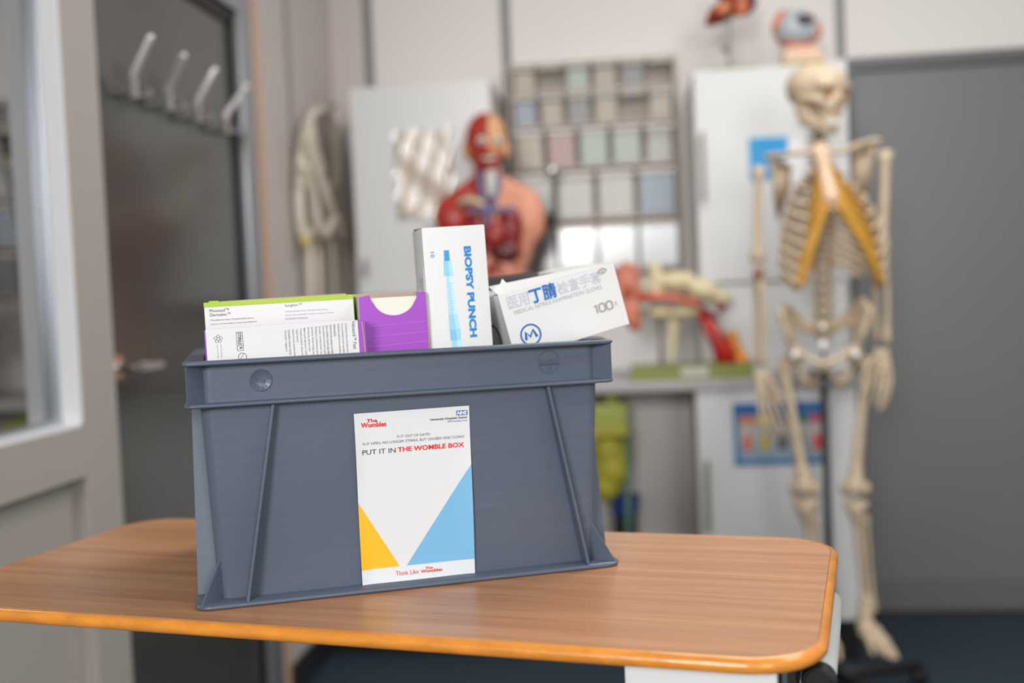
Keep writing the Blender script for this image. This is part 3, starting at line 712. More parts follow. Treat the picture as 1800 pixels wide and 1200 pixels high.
for r, n in enumerate((6, 6, 5, 4, 4)):
    z1, z0 = zr[r]-.007, zr[r+1]+.007; cwid = (xr-xl-.016)/n; hh = z1-z0; dp = min(.10, .055+.25*(hh-.09))
    for c in range(n):
        x0 = xl+.008+c*cwid+.006; x1 = x0+cwid-.012; last = r == 4
        yb = YO+.080; yt = YO-.006 if not last else YO+.004; ybm = YO+.028 if not last else YO+.008
        b = B(); t = .0022
        b.hexa([(x0, ybm, z0), (x1, ybm, z0), (x1, ybm+t, z0), (x0, ybm+t, z0), (x0, yt, z1-.10*hh), (x1, yt, z1-.10*hh), (x1, yt+t, z1-.10*hh), (x0, yt+t, z1-.10*hh)])
        for x in (x0, x1-t): b.hexa([(x, ybm, z0), (x+t, ybm, z0), (x+t, yb, z0), (x, yb, z0), (x, yt, z1-.10*hh), (x+t, yt, z1-.10*hh), (x+t, yb, z1-.1*hh), (x, yb, z1-.1*hh)])
        b.box(x0, x1, ybm, yb, z0, z0+t)
        bo_ = b.build('bin', M_bin2 if last else M_bin, org, True)
        B().box(x0, x1, yt-.005, yt+.002, z1-.17*hh, z1-.07*hh, .001).build('bin_lip', mat('bin_lip', (206, 200, 192), .4), bo_, True)
        k = pick[r][c]; hh2 = hh*(.74+.10*random.random())
        where = '%s bin of the %s row, wall organiser' % (('first', 'second', 'third', 'fourth', 'fifth', 'sixth')[c], ('top', 'second', 'middle', 'fourth', 'bottom')[r])
        def pack(k, ya, yb2, h_, dx, word):
            p = B().hexa([(x0+dx, ya, z0+.003), (x1-dx, ya, z0+.003), (x1-dx, ya+.013, z0+.003), (x0+dx, ya+.013, z0+.003), (x0+dx, yb2, z0+h_), (x1-dx, yb2, z0+h_), (x1-dx, yb2+.013, z0+h_), (x0+dx, yb2+.013, z0+h_)])
            bmesh.ops.bevel(p.bm, geom=list(p.bm.edges), offset=.002, segments=2, affect='EDGES')
            tag(p.build('sterile_packet', mat('packet_'+k, packs[k], .4)), '%s packet %s %s' % (desc[k], word, where), 'packet', 'packets in the clear wall bins')
        if random.random() > (.10 if r < 3 else 0): pack(k, ybm+.006, lerp(ybm, yt, .85)+.006, hh2, .005, 'in the')
        if r >= 2: pack('white', ybm+.026, lerp(ybm, yt, .9)+.026, hh2*1.14, .010, 'at the back, in the')

# ---------------------------------------------------------------- tubing hung on the left wall
M_tube = mat('cream_tubing', (222, 212, 194), .45)
hz = thing('tubing_bundle', 'bundle of cream tubing looped on a hook on the left wall near the corner', 'tubing', atX(545, 182, XL))
def px_path(l, X): return [atX(x, y, X) for x, y in l]
def smoothp(p, n=2):
    for _ in range(n):
        q = [p[0]]
        for a, c in zip(p, p[1:]): q += [a*.75+c*.25, a*.25+c*.75]
        p = q+[p[-1]]
    return p
for l, X, rd in (([(527, 330), (528, 262), (540, 212), (560, 190), (581, 208), (590, 262), (592, 322), (577, 338), (561, 306), (549, 250), (546, 214)], XL+.035, .015),
                 ([(538, 236), (550, 290), (570, 352), (596, 396), (600, 412)], XL+.066, .016), ([(528, 290), (525, 350), (530, 415), (540, 424), (548, 390), (546, 330), (538, 282)], XL+.030, .015),
                 ([(536, 290), (552, 350), (562, 408), (574, 416), (584, 384), (578, 352), (556, 300)], XL+.062, .015), ([(584, 330), (600, 372), (602, 408)], XL+.03, .013), ([(543, 205), (549, 250), (566, 300)], XL+.07, .013)):
    B().tube(smoothp(px_path(l, X)), rd, 10).build('loop', M_tube, hz, True, smooth=180)
for l in ([(543, 424), (545, 500), (546, 566)], [(558, 420), (561, 500), (562, 570)], [(582, 412), (587, 500), (588, 566)], [(598, 414), (603, 500), (605, 560)]):
    B().tube(px_path(l, XL+.03), .011, 8, flat=.5).build('hanging_end', M_tube, hz, True, smooth=180)
p = atX(537, 424, XL+.05); B().box(p.x-.006, p.x+.006, p.y-.025, p.y+.025, p.z-.012, p.z+.012, .003).build('yellow_tag', mat('yellow_tag', (226, 200, 96), .5), hz, True)
p = atX(597, 401, XL+.05); B().box(p.x-.006, p.x+.006, p.y-.03, p.y+.03, p.z-.008, p.z+.008, .003).build('red_tag', mat('red_tag', (196, 110, 92), .5), hz, True)
p = atX(548, 196, XL); B().tube([p, p+Vector((.06, 0, 0)), p+Vector((.085, 0, .02))], .006, 8).build('hook', M_chrome, hz, True)

# ---------------------------------------------------------------- anatomical models
M_green = mat('green_base', (128, 134, 62), .45); M_muscle = mat('muscle_red', (168, 48, 38), .35, var=.28, vscale=38, stretch=(1, 1, .35)); M_skin = mat('model_skin', (216, 146, 116), .42, var=.05, vscale=8)
M_deep = mat('deep_red', (128, 22, 26), .3, var=.2, vscale=25); M_vein = mat('vein_blue', (108, 108, 146), .4); M_boneY = mat('model_bone', (216, 202, 164), .5, var=.07, vscale=22)
M_tan = mat('skull_tan', (212, 160, 118), .45); M_pink = mat('gut_pink', (216, 138, 118), .4, var=.1, vscale=30); M_orange = mat('fat_orange', (226, 150, 62), .45, var=.12, vscale=30)
M_ivory = mat('eye_white', (228, 224, 214), .3); M_brown = mat('liver_brown', (92, 34, 28), .3)
def T(px, py, dy=0): return at(px, py, 3.355+dy)
tz = .8821
tor = thing('torso_model', 'anatomical torso model with a red muscled half on the worktop left of the bins', 'anatomical model', (T(872, 640).x, 3.355, tz))
def caps(b, p, q, r0, r1=None, n=6):
    r1 = r0 if r1 is None else r1
    for i in range(n+1): b.ball(lerp(Vector(p), Vector(q), i/n), lerp(r0, r1, i/n), u=10, v=8)
    return b
bb = B().ball(T(862, 425, .03), (.138, .092, .15)).ball(T(872, 530, .035), (.118, .088, .15)).ball(T(880, 612, .03), (.135, .10, .085))
caps(bb, T(800, 375, .03), T(920, 362, .03), .052); bb.ball(T(796, 384, .03), (.058, .06, .066)).ball(T(926, 388, .03), (.062, .06, .085))
caps(bb, T(858, 345, .03), T(856, 290, .02), .050, .044); caps(bb, T(848, 322, .03), T(786, 366, .03), .036, .034, 8); caps(bb, T(866, 318, .03), T(932, 352, .03), .036, .034, 8)
tb_ = blob(bb, 'trunk', [M_muscle, M_skin], tor, .009, 8, post=lambda v: Vector((v.x, v.y, max(v.z, tz))))
mid = T(862, 430).x-tor.location.x
for f in tb_.data.polygons: f.material_index = 1 if f.center.x > mid+.022 or f.center.z < .25 else 0
bb = B().ball(T(855, 240, .02), (.066, .082, .075)).ball(T(856, 268, .0), (.052, .062, .062)).ball(T(858, 286, -.015), (.034, .04, .03)).ball(T(858, 262, -.062), (.014, .02, .022))
hd = blob(bb, 'head', [M_muscle, M_tan], tor, .006, 6)
hm = T(861, 240).x-tor.location.x
for f in hd.data.polygons: f.material_index = 1 if f.center.x > hm and f.center.z > T(855, 272).z-tz else 0
for px, m in ((822, M_orange), (890, M_tan)): B().ball(T(px, 262, .03), (.012, .022, .032)).build('ear', m, tor, True, smooth=180)
for px in (845, 873):
    e_ = B().ball(T(px, 246, -.058), (.014, .012, .013)).build('eye', M_ivory, tor, True, smooth=180); B().ball(T(px, 246, -.069), (.006, .004, .006)).build('iris', M_blackp, e_, True, smooth=180)
B().tube([T(846, 276, -.065), T(858, 278, -.072), T(870, 275, -.066)], .005, 8).build('teeth', M_ivory, tor, True, smooth=180)
B().tube([T(861, 298, -.045), T(862, 318, -.048), T(861, 345, -.06)], [.012, .015, .013], 12).build('larynx', mat('cartilage_white', (206, 204, 200), .4), tor, True, smooth=180)
for l in ([(842, 300), (844, 330), (852, 366)], [(877, 300), (874, 330), (864, 368)], [(852, 366), (858, 384), (856, 400)], [(820, 372), (840, 368), (858, 372), (880, 364), (905, 372)]):
    B().tube(smoothp([T(x, y, -.066 if y > 340 else -.034) for x, y in l]), .008, 10).build('vein', M_vein, tor, True, smooth=180)
B().tube([T(806, 356, -.028), T(830, 350, -.05), T(852, 360, -.06)], [.012, .009, .009], 10).build('clavicle', M_boneY, tor, True, smooth=180)
for px, py, rx, rz in ((836, 410, .040, .062), (896, 398, .040, .066)):
    B().ball(T(px, py, -.050), (rx, .032, rz)).build('lung', M_deep, tor, True, smooth=180)
B().ball(T(868, 412, -.070), (.034, .026, .040), Euler((0, .4, 0))).build('heart', mat('heart_red', (150, 44, 40), .3, var=.2, vscale=40), tor, True, smooth=180)
for s in range(4):
    B().tube(smoothp([T(888, 372+s*15, -.086), T(905, 380+s*16, -.082), T(916, 398+s*16, -.066)]), .0055, 8).build('rib', mat('rib_crimson', (150, 44, 44), .35), tor, True, smooth=180)
B().ball(T(886, 442, -.066), (.050, .040, .036)).build('liver', M_brown, tor, True, smooth=180)
gp = [T(868+24*math.cos(a_), 480+26*math.sin(a_)+4*math.sin(5*a_), -.062) for a_ in [2*PI*i/30 for i in range(30)]]
B().tube(gp, .016, 10, closed=True).build('intestine', M_pink, tor, True, smooth=180)
for s in range(4): B().tube(smoothp([T(850, 520+s*18, -.058), T(872, 512+s*18, -.068), T(896, 520+s*18, -.058)]), .015, 10).build('intestine', M_pink, tor, True, smooth=180)
B().box(tor.location.x-.15, tor.location.x+.15, 3.265, 3.475, tz-.0005, tz+.02, .004).build('base_plate', M_blackp, tor, True)
tor.scale = (1, .70, 1)

# ear model
def E_(px, py, dy=0): return at(px, py, 3.37+dy)
ez = .8822
ear = thing('ear_model', 'large cutaway ear model with pink outer ear on a green base board', 'anatomical model', (E_(1214, 655).x, 3.42, ez))
xa, xb = E_(1109, 655).x, E_(1322, 655).x
B().box(xa, xb, 3.305, 3.440, ez, ez+.043, .002).build('base_board', M_green, ear, True)
B().box(E_(1196, 655).x, E_(1243, 655).x, 3.3035, 3.3052, ez+.010, ez+.036).build('name_plate', mat('plate_grey', (188, 190, 182), .4), ear, True)
bb = B().ball(E_(1103, 495, -.01), (.040, .026, .065), Euler((0, -.12, 0))).ball(E_(1110, 545, -.005), (.034, .026, .062), Euler((0, -.15, 0))).ball(E_(1116, 565, 0), (.024, .022, .035))
op = blob(bb, 'outer_ear', mat('outer_ear_skin', (204, 124, 100), .42, var=.05, vscale=12), ear, .006, 5)
rim = smoothp([E_(1122, 480, -.022), E_(1106, 464, -.022), E_(1088, 478, -.022), E_(1086, 510, -.024), E_(1098, 545, -.026), E_(1108, 570, -.024)])
B().tube(rim, .012, 10).build('ear_rim', MATS['outer_ear_skin'], ear, True, smooth=180)
B().ball(E_(1104, 512, -.034), (.012, .012, .018)).build('ear_hollow', mat('ear_hollow', (168, 78, 60), .5), ear, True, smooth=180)
bb = B(); caps(bb, E_(1150, 470), E_(1154, 512), .022, .024); bb.ball(E_(1190, 495), (.065, .045, .035)).ball(E_(1235, 510), (.062, .04, .034), Euler((0, .3, 0))).ball(E_(1268, 524), (.038, .03, .024), Euler((0, .3, 0)))
blob(bb, 'temporal_bone', M_boneY, ear, .006, 4)
bb = B().ball(E_(1160, 550), (.042, .04, .020)).ball(E_(1200, 548), (.055, .04, .022)); caps(bb, E_(1184, 560), E_(1180, 632), .020, .013); caps(bb, E_(1215, 552), E_(1226, 546), .02, .018)
blob(bb, 'lower_bone', M_boneY, ear, .006, 4)
B().tube(smoothp([E_(1124, 521, -.01), E_(1136, 522, -.04), E_(1165, 522, -.045), E_(1195, 526, -.045), E_(1225, 532, -.04)]), [.013]*14 if False else .013, 10).build('ear_canal', mat('canal_red', (204, 98, 76), .35), ear, True, smooth=180)
B().ball(E_(1202, 521, -.045), (.016, .012, .009)).build('eardrum', mat('drum_brown', (120, 72, 58), .4), ear, True, smooth=180)
B().tube(smoothp([E_(1205, 522, -.04), E_(1240, 545, -.04), E_(1262, 560, -.03)]), .008, 10).build('artery', M_deep, ear, True, smooth=180)
B().ball(E_(1267, 542, -.02), (.016, .02, .012)).build('artery_end', M_deep, ear, True, smooth=180)
B().tube([E_(1232, 548, -.02), E_(1250, 580, -.02), E_(1268, 608, -.02), E_(1278, 637, -.01)], [.014, .022, .030, .034], 14).build('muscle', mat('muscle_bright', (184, 36, 28), .3, var=.35, vscale=14), ear, True, smooth=180)
B().tube(smoothp([E_(1285, 582, 0), E_(1292, 605, 0), E_(1300, 622, 0), E_(1312, 634, 0)]), .015, 10).ball(E_(1300, 632, 0), (.03, .03, .014)).build('gland', M_orange, ear, True, smooth=180)
B().ball(E_(1136, 538, -.01), (.030, .03, .022)).ball(E_(1134, 505, 0), (.026, .028, .03)).build('cartilage', MATS.get('tissue_grey2') or mat('tissue_grey2', (182, 178, 160), .45), ear, True, smooth=180)
B().tube(smoothp([E_(1240, 556, -.02), E_(1262, 572, -.01), E_(1272, 592, 0)]), .010, 10).build('tissue', mat('tissue_grey', (190, 186, 176), .4), ear, True, smooth=180)
p = E_(1160, 560); B().tube([(p.x, 3.385, p.z), (p.x, 3.385, ez+.042)], .007, 12).build('post', mat('post_grey', (120, 112, 106), .4), ear, True, smooth=180)

# models on top of the right wall cabinet
CT = 1.8405
def K_(px, py, dy=0): return at(px, py, 3.53+dy)
kd = thing('kidney_model', 'dark red kidney cross section model on a thin pole on the right wall cabinet', 'anatomical model', (K_(1282, 100).x, 3.53, CT))
kx = kd.location.x
B().box(kx-.065, kx+.08, 3.48, 3.60, CT, CT+.010, .002).build('base_plate', M_green, kd, True)
B().lathe([(.0085, CT+.01), (.0085, CT+.03), (.006, CT+.032), (.006, CT+.16), (.001, CT+.16)], (kx, 3.53, 0), 14).build('pole', mat('pole_grey', (150, 146, 144), .3, metal=.6), kd, True, smooth=40)
B().ball((kx-.012, 3.525, CT+.075), (.014, .009, .011)).build('clamp_knob', MATS['post_grey'], kd, True, smooth=180)
bb = B().ball(K_(1268, 22), (.055, .05, .032), Euler((0, -.55, 0))).ball(K_(1302, 4), (.052, .05, .045)).ball(K_(1250, 36), (.026, .035, .016), Euler((0, -.7, 0))).ball(K_(1290, -18), (.06, .05, .04))
blob(bb, 'kidney', mat('kidney_brown', (128, 40, 22), .3, var=.25, vscale=16), kd, .006, 5)
B().ball(K_(1272, 14, -.044), (.026, .010, .020), Euler((0, -.5, 0))).build('kidney_core', mat('core_orange', (200, 116, 72), .4, var=.2, vscale=40), kd, True, smooth=180)
B().ball(K_(1304, 14, -.042), (.020, .014, .026), Euler((0, .3, 0))).build('kidney_pelvis', mat('pelvis_orange', (206, 110, 70), .4, var=.2, vscale=40), kd, True, smooth=180)
B().tube([K_(1318, -4, -.04), K_(1326, 6, -.03), K_(1322, 14, -.02)], .006, 8).build('vessel', mat('vessel_navy', (60, 56, 84), .4), kd, True, smooth=180)
B().tube([(kx, 3.53, CT+.155), K_(1284, 30)], .007, 10).build('pin', MATS['pole_grey'], kd, True)

ey = thing('eye_model', 'grey and orange eyeball model on a beige socket block on the right wall cabinet', 'anatomical model', (K_(1404, 100).x, 3.53, CT))
x_ = ey.location.x
B().box(x_-.062, x_+.062, 3.47, 3.59, CT, CT+.012, .002).build('base_plate', M_green, ey, True)
B().hexa([(x_-.055, 3.475, CT+.012), (x_+.068, 3.475, CT+.012), (x_+.068, 3.585, CT+.012), (x_-.055, 3.585, CT+.012), (x_-.045, 3.485, CT+.062), (x_+.050, 3.485, CT+.062), (x_+.050, 3.575, CT+.062), (x_-.045, 3.575, CT+.062)]).build('socket_block', mat('socket_beige', (216, 178, 150), .5), ey, True)
ec = Vector(K_(1399, 52)); 
B().ball(ec, (.072, .062, .062), u=28, v=18).build('eyeball', mat('sclera_grey', (176, 182, 188), .3, var=.05, vscale=10), ey, True, smooth=180)
def onball(a, e, k=1.01): return ec+Vector((.072*k*math.cos(e)*math.sin(a), -.062*k*math.cos(e)*math.cos(a), .062*k*math.sin(e)))
B().tube([onball(-1.15, .95), onball(-1.05, .55), onball(-1.15, .1), onball(-1.3, -.2)], [.012, .016, .013, .008], 10).build('eye_muscle', mat('eye_muscle', (208, 118, 88), .4), ey, True, smooth=180)
B().tube([onball(1.25, .2), onball(1.3, -.3), onball(1.2, -.75)], [.009, .013, .010], 10).build('eye_muscle', MATS['eye_muscle'], ey, True, smooth=180)
B().tube([onball(-1.2, -.65), onball(-.5, -.95), onball(.4, -1.0), onball(1.0, -.8)], .010, 10).build('lower_muscle', mat('lower_muscle', (190, 92, 70), .4), ey, True, smooth=180)
M_ = (onball(.35, .35)-ec).to_track_quat('Z', 'Y').to_euler()
B().ball(onball(.25, .28, .98), (.026, .020, .012), M_).build('iris', mat('iris_slate', (58, 66, 74), .25), ey, True, smooth=180)
B().ball(onball(.50, .30, 1.0), (.018, .015, .012), M_).build('pupil', mat('pupil_brown', (112, 44, 32), .25), ey, True, smooth=180)

# pink model just showing above the boxes, stand made up for a glint behind the torso, waste stand
pm = thing('organ_model', 'pink rounded organ model on a stand, its top just showing above the open green box', 'anatomical model', (at(634, 600, 3.55).x, 3.55, .882))
tp = at(634, 526, 3.55)
bb = B().ball(tp+Vector((0, 0, -.03)), (.05, .04, .04)).ball(tp+Vector((-.035, 0, -.02)), (.025, .03, .022)).ball(tp+Vector((.04, 0, -.018)), (.028, .03, .022))
blob(bb, 'organ', mat('organ_pink', (206, 132, 126), .4), pm, .006, 4)
B().lathe([(.055, .8825), (.055, .895), (.008, .90), (.008, tp.z-.06), (.001, tp.z-.06)], (tp.x, 3.55, 0), 18).build('stand', M_boneY, pm, True, smooth=40)

lp = thing('glint_stand', 'made-up stand with a shiny ball for a round glint, half hidden behind the torso model shoulder', 'glint stand-in', (at(932, 640, 3.60).x, 3.60, .882))
lx = lp.location.x
B().lathe([(.06, .8822), (.06, .895), (.045, .905), (.012, .912), (.012, .93), (.001, .93)], (lx, 3.60, 0), 24).build('base', M_blackp, lp, True, smooth=40)
jn = at(964, 388, 3.60)
B().tube(smoothp([Vector((lx, 3.60, .91)), Vector((lx, 3.60, 1.15)), jn]), .009, 10).build('lower_arm', M_black, lp, True, smooth=180)
B().ball(jn, (.026, .026, .030)).build('joint_knob', M_blackp, lp, True, smooth=180)
q = at(970, 300, 3.575)
B().tube([jn, q], .0040, 8).build('upper_arm', M_lgrey, lp, True, smooth=180)
B().ball(q, (.024, .024, .024)).build('glint_ball', M_chrome, lp, True, smooth=180)  # chrome ball added to give the bright round glint

wz = thing('waste_stand', 'yellow sack with a lime lid on a teal pole stand under the worktop', 'waste stand', (at(1085, 900, 3.50).x, 3.52, 0))
def V_(px, py, dy=0): return at(px, py, 3.50+dy)
M_lime2 = mat('lime_plastic', (190, 198, 92), .45); M_sack = mat('yellow_sack', (186, 178, 60), .5, var=.08, vscale=14); M_teal = mat('teal_metal', (88, 128, 112), .4)
p0, p1 = V_(1042, 722), V_(1102, 722)
B().box(p0.x, p1.x, 3.44, 3.60, V_(1075, 748).z, V_(1075, 706).z, .012).build('lid', M_lime2, wz, True, smooth=40)
B().box(V_(1064, 700).x, V_(1086, 700).x, 3.48, 3.52, V_(1075, 708).z, V_(1075, 688).z, .008).build('lid_handle', M_lime2, wz, True, smooth=40)
B().box(p0.x-.004, p1.x+.004, 3.436, 3.604, V_(1075, 762).z, V_(1075, 747).z, .004).build('rim_band', mat('rim_yellow', (190, 182, 66), .45), wz, True)
bb = B(); bb.ball(V_(1070, 790, .02), (.058, .07, .07)).ball(V_(1075, 820, .02), (.068, .07, .075)).ball(V_(1066, 850, .02), (.052, .06, .06)).ball(V_(1092, 800, .02), (.04, .05, .06))
blob(bb, 'sack', M_sack, wz, .007, 6)
B().tube([V_(1104, 752, -.02), V_(1104, 940, -.02), Vector((V_(1104, 940).x, 3.48, .04))], .010, 12).build('pole', M_teal, wz, True, smooth=180)
q = V_(1098, 888)
B().lathe([(.044, q.z-.035), (.050, q.z+.03), (.046, q.z+.03), (.042, q.z-.03)], (q.x, 3.53, 0), 24).build('blue_tub', mat('tub_blue', (18, 58, 122), .4), wz, True, smooth=40)
B().lathe([(.03, .05), (.04, .06), (.04, q.z-.036), (.03, q.z-.036)], (q.x, 3.53, 0), 20).build('pedestal', M_blackp, wz, True, smooth=40)
B().box(q.x-.12, q.x+.08, 3.42, 3.62, 0, .05, .008).build('base', M_blackp, wz, True)

# ---------------------------------------------------------------- skeleton
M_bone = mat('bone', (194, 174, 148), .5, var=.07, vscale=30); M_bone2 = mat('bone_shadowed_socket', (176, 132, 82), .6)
M_gold = mat('cartilage_gold', (196, 144, 52), .42, var=.1, vscale=18); M_disc = mat('disc_grey', (98, 96, 84), .6); M_screw = mat('white_screw', (238, 238, 236), .25)
SY = 3.0
def S(px, py, dy=0): return at(px, py, SY+dy)
pole = S(1449, 700, .03)
sk = thing('skeleton', 'full size human skeleton model hanging on a black pole stand by the grey door', 'skeleton', (pole.x, SY+.03, 0))
def SB(b, name, m=M_bone, parent=None, label=None): return b.build(name, m, parent or sk, True, label, 180)
def bone(name, pts, rad, seg=10, m=M_bone, parent=None): return SB(B().tube(pts, rad, seg), name, m, parent)
# stand
zb0 = 0
st = B().tube([pole+Vector((0, .0, .03)), Vector((pole.x, SY+.03, .05))], .0105, 12); SB(st, 'stand_pole', M_black)
bs = B()
for k in range(5):
    a = 2*PI*k/5+.35; d = Vector((math.cos(a), math.sin(a), 0))
    bs.tube([Vector((pole.x, SY+.03, .075)), Vector((pole.x, SY+.03, .062))+d*.14, Vector((pole.x, SY+.03, .055))+d*.28], [.018, .016, .014], 10)
    bs.lathe([(.008, -.009), (.024, -.009), (.024, .009), (.008, .009)], Vector((pole.x, SY+.03, .024))+d*.275, 14, 'Y')
SB(bs, 'stand_base', M_black)
SB(B().box(pole.x-.035, pole.x+.02, SY-.0, SY+.05, S(1440, 660).z-.012, S(1440, 655).z+.006, .003), 'pole_clamp', M_black)
# skull, turned towards the big grey door
sc0 = S(1436, 162, .0)
SR = (Matrix.Rotation(math.radians(33), 3, 'Z') @ Matrix.Rotation(math.radians(10), 3, 'X'))
def sk_(x, y, z): return sc0+SR @ Vector((x, y, z if z > 0 else z*.91))
SE = SR.to_euler()
bb = B().ball(sk_(0, .012, .012), (.069, .086, .066), SE, 24, 16).ball(sk_(0, -.035, .02), (.056, .048, .048), SE)
bb.ball(sk_(0, -.052, -.035), (.042, .036, .046), SE).ball(sk_(0, -.050, -.070), (.032, .034, .026), SE).ball(sk_(0, -.020, -.055), (.040, .044, .034), SE).ball(sk_(0, -.044, -.074), (.038, .038, .030), SE)
for s in (-1, 1):
    bb.ball(sk_(s*.040, -.058, -.026), (.018, .016, .013), SE); caps(bb, sk_(s*.046, -.052, -.024), sk_(s*.061, -.005, -.022), .0075)
    bb.ball(sk_(s*.048, .010, -.048), (.013, .016, .022), SE); bb.ball(sk_(s*.030, -.074, .016), (.026, .012, .008), SE)
bb.ball(sk_(0, -.086, -.012), (.007, .010, .018), SE)
sock = [(sk_(s*.0275, -.086, -.004), .0195) for s in (-1, 1)]+[(sk_(0, -.094, -.038), .0115)]
def sockets(v):
    for c, r in sock:
        d = v-c
        if d.length < r*1.12:
            dr = SR @ Vector((0, 1, 0))
            v = v+dr*(.017*(1-(d.length/(r*1.12))**2))
    return v
blob(bb, 'skull', M_bone, None, .0045, 3, post=sockets); sko = bpy.data.objects['skull']; sko.data.transform(wm(sk).inverted()); sko.parent = sk
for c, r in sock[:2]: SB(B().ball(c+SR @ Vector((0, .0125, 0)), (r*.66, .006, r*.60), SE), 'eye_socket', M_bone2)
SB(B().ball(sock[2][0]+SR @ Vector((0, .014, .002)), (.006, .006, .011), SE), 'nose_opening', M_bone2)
bb = B(); 
pj_ = [(-.050, .006, -.048), (-.047, .0, -.082), (-.036, -.030, -.098), (-.018, -.062, -.107), (0, -.074, -.108), (.018, -.062, -.107), (.036, -.030, -.098), (.047, 0, -.082), (.050, .006, -.048)]
for a, c in zip(pj_, pj_[1:]): caps(bb, sk_(*a), sk_(*c), .0095, n=5)
bb.ball(sk_(0, -.068, -.104), (.022, .014, .018), SE).ball(sk_(0, -.040, -.096), (.032, .032, .015), SE)
for s in (-1, 1): bb.ball(sk_(s*.044, -.010, -.070), (.011, .022, .032), SE).ball(sk_(s*.036, -.034, -.090), (.011, .024, .018), SE)
blob(bb, 'mandible', M_bone, sk, .0045, 4)
for zz_, o in ((-.082, .0), (-.091, .001)):
    tt = thing('tooth_row', None, None); tt.parent = sk; tt.location = Vector(sk_(0, -.078, zz_))-Vector(sk.location)
    for k in range(9):
        a = -PI/2+(k-4)*.27; p = sk_(.028*math.cos(a), -.059+.027*math.sin(a), zz_)
        B().ball(p, (.0036, .0034, .0050), SE, 8, 6).build('tooth', M_ivory, tt, True, smooth=180)
# spine
def vert(i, p, w, h, m=M_bone):
    b = B().lathe([(w*.9, -h/2), (w, -h*.35), (w*.86, 0), (w, h*.35), (w*.9, h/2)], p, 14)
    b.tube([p+Vector((0, w*.6, 0)), p+Vector((.004, w+.030, -h*.5))], [.008, .004], 6).tube([p+Vector((-w-.016, .012, 0)), p+Vector((0, w*.7, .0)), p+Vector((w+.016, .012, 0))], [.004, .007, .004], 6)
    return SB(b, 'vertebra', m)
sp_pts = [(1438, 228, .02), (1440, 262, .03), (1440, 310, .075), (1444, 370, .085), (1446, 430, .06), (1447, 490, .035), (1448, 556, .045)]
P3 = [S(*q) for q in sp_pts]; 
def spline(t):
    n = len(P3)-1; i = min(int(t*n), n-1); f = t*n-i; return lerp(P3[i], P3[i+1], f)
NV = 24; zs = [P3[0].z+(P3[-1].z-P3[0].z)*(i/(NV-1)) for i in range(NV)]
hs = []
acc = 0; heights = [.0125]*7+[.019]*12+[.026]*5; tot = sum(heights)*1.0; span = P3[0].z-P3[-1].z; k_ = span/tot
z = P3[0].z; VC = []
for i in range(NV):
    h = heights[i]*k_; zc = z-h/2; z -= h
    for a, c in zip(P3, P3[1:]):
        if c.z <= zc <= a.z: break
    f = (a.z-zc)/(a.z-c.z); p = lerp(a, c, f); VC.append(p)
    w_ = .012+.011*min(1, i/19)
    vert(i, p, w_*1.08, h*.70)
    SB(B().lathe([(w_*.86, -h*.18), (w_*.88, h*.18)], p-Vector((0, 0, h/2)), 12), 'spinal_disc', M_disc)
# rib cage
TY = math.radians(9)
def rot2(v): return Vector((v.x*math.cos(TY)-v.y*math.sin(TY), v.x*math.sin(TY)+v.y*math.cos(TY), v.z))
ra = [.050, .078, .100, .114, .124, .131, .136, .139, .139, .132, .116, .098]; rb = [.046, .062, .076, .086, .092, .096, .098, .099, .097, .088, .072, .056]
ster_t, ster_b = S(1442, 268, -.055), S(1465, 368, -.105)
for i in range(12):
    vp = VC[7+i]; cen = vp+rot2(Vector((0, -rb[i]*.80, 0)))
    for s in (-1, 1):
        pts = []; endf = [.76, .76, .76, .76, .76, .76, .76, .75, .72, .67, .52, .42][i]; N = 16
        drop = [.020, .036, .052, .067, .083, .098, .113, .126, .134, .124, .08, .055][i]
        for j in range(N+1):
            th = PI/2-(j/N)*endf*PI+.10*0; t = j/N
            q = Vector((s*ra[i]*math.cos(th)*1.0 if True else 0, rb[i]*math.sin(th), -drop*t**1.1))
            if j == 0: q.x = s*.012
            pts.append(cen+rot2(q)+Vector((0, 0, 0)))
        SB(B().tube(pts, [.0055]+[.0068]*(N-1)+[.0068], 8, flat=1.35), 'rib')
        if i < 10:
            e0 = pts[-1]
            tt = [.10, .26, .40, .53, .66, .78, .88, .91, .92, .93][i]
            tgt = lerp(ster_t, ster_b, min(.93, tt))+rot2(Vector((s*.014, 0, 0)))
            midp = (e0+tgt)/2+Vector((0, -.006, -.010 if i < 6 else -.002))
            if i >= 6: midp = lerp(e0, tgt, .5)+Vector((s*.012*(i-6)*.5, -.004, -.006))
            bone('rib_cartilage', smoothp([e0, midp, tgt], 2), (.0068, .0068, .007, .0075, .008, .0088, .0095, .010, .010, .010)[i], 8, M_gold)
bb = B(); caps(bb, ster_t, lerp(ster_t, ster_b, .22), .026, .020); caps(bb, lerp(ster_t, ster_b, .25), lerp(ster_t, ster_b, .8), .018, .024); caps(bb, lerp(ster_t, ster_b, .8), ster_b, .013, .006)
fl = Vector((0, 1, 0)); mz = ster_t.y
blob(bb, 'sternum', mat('sternum_bone', (220, 186, 156), .5), sk, .004, 4)
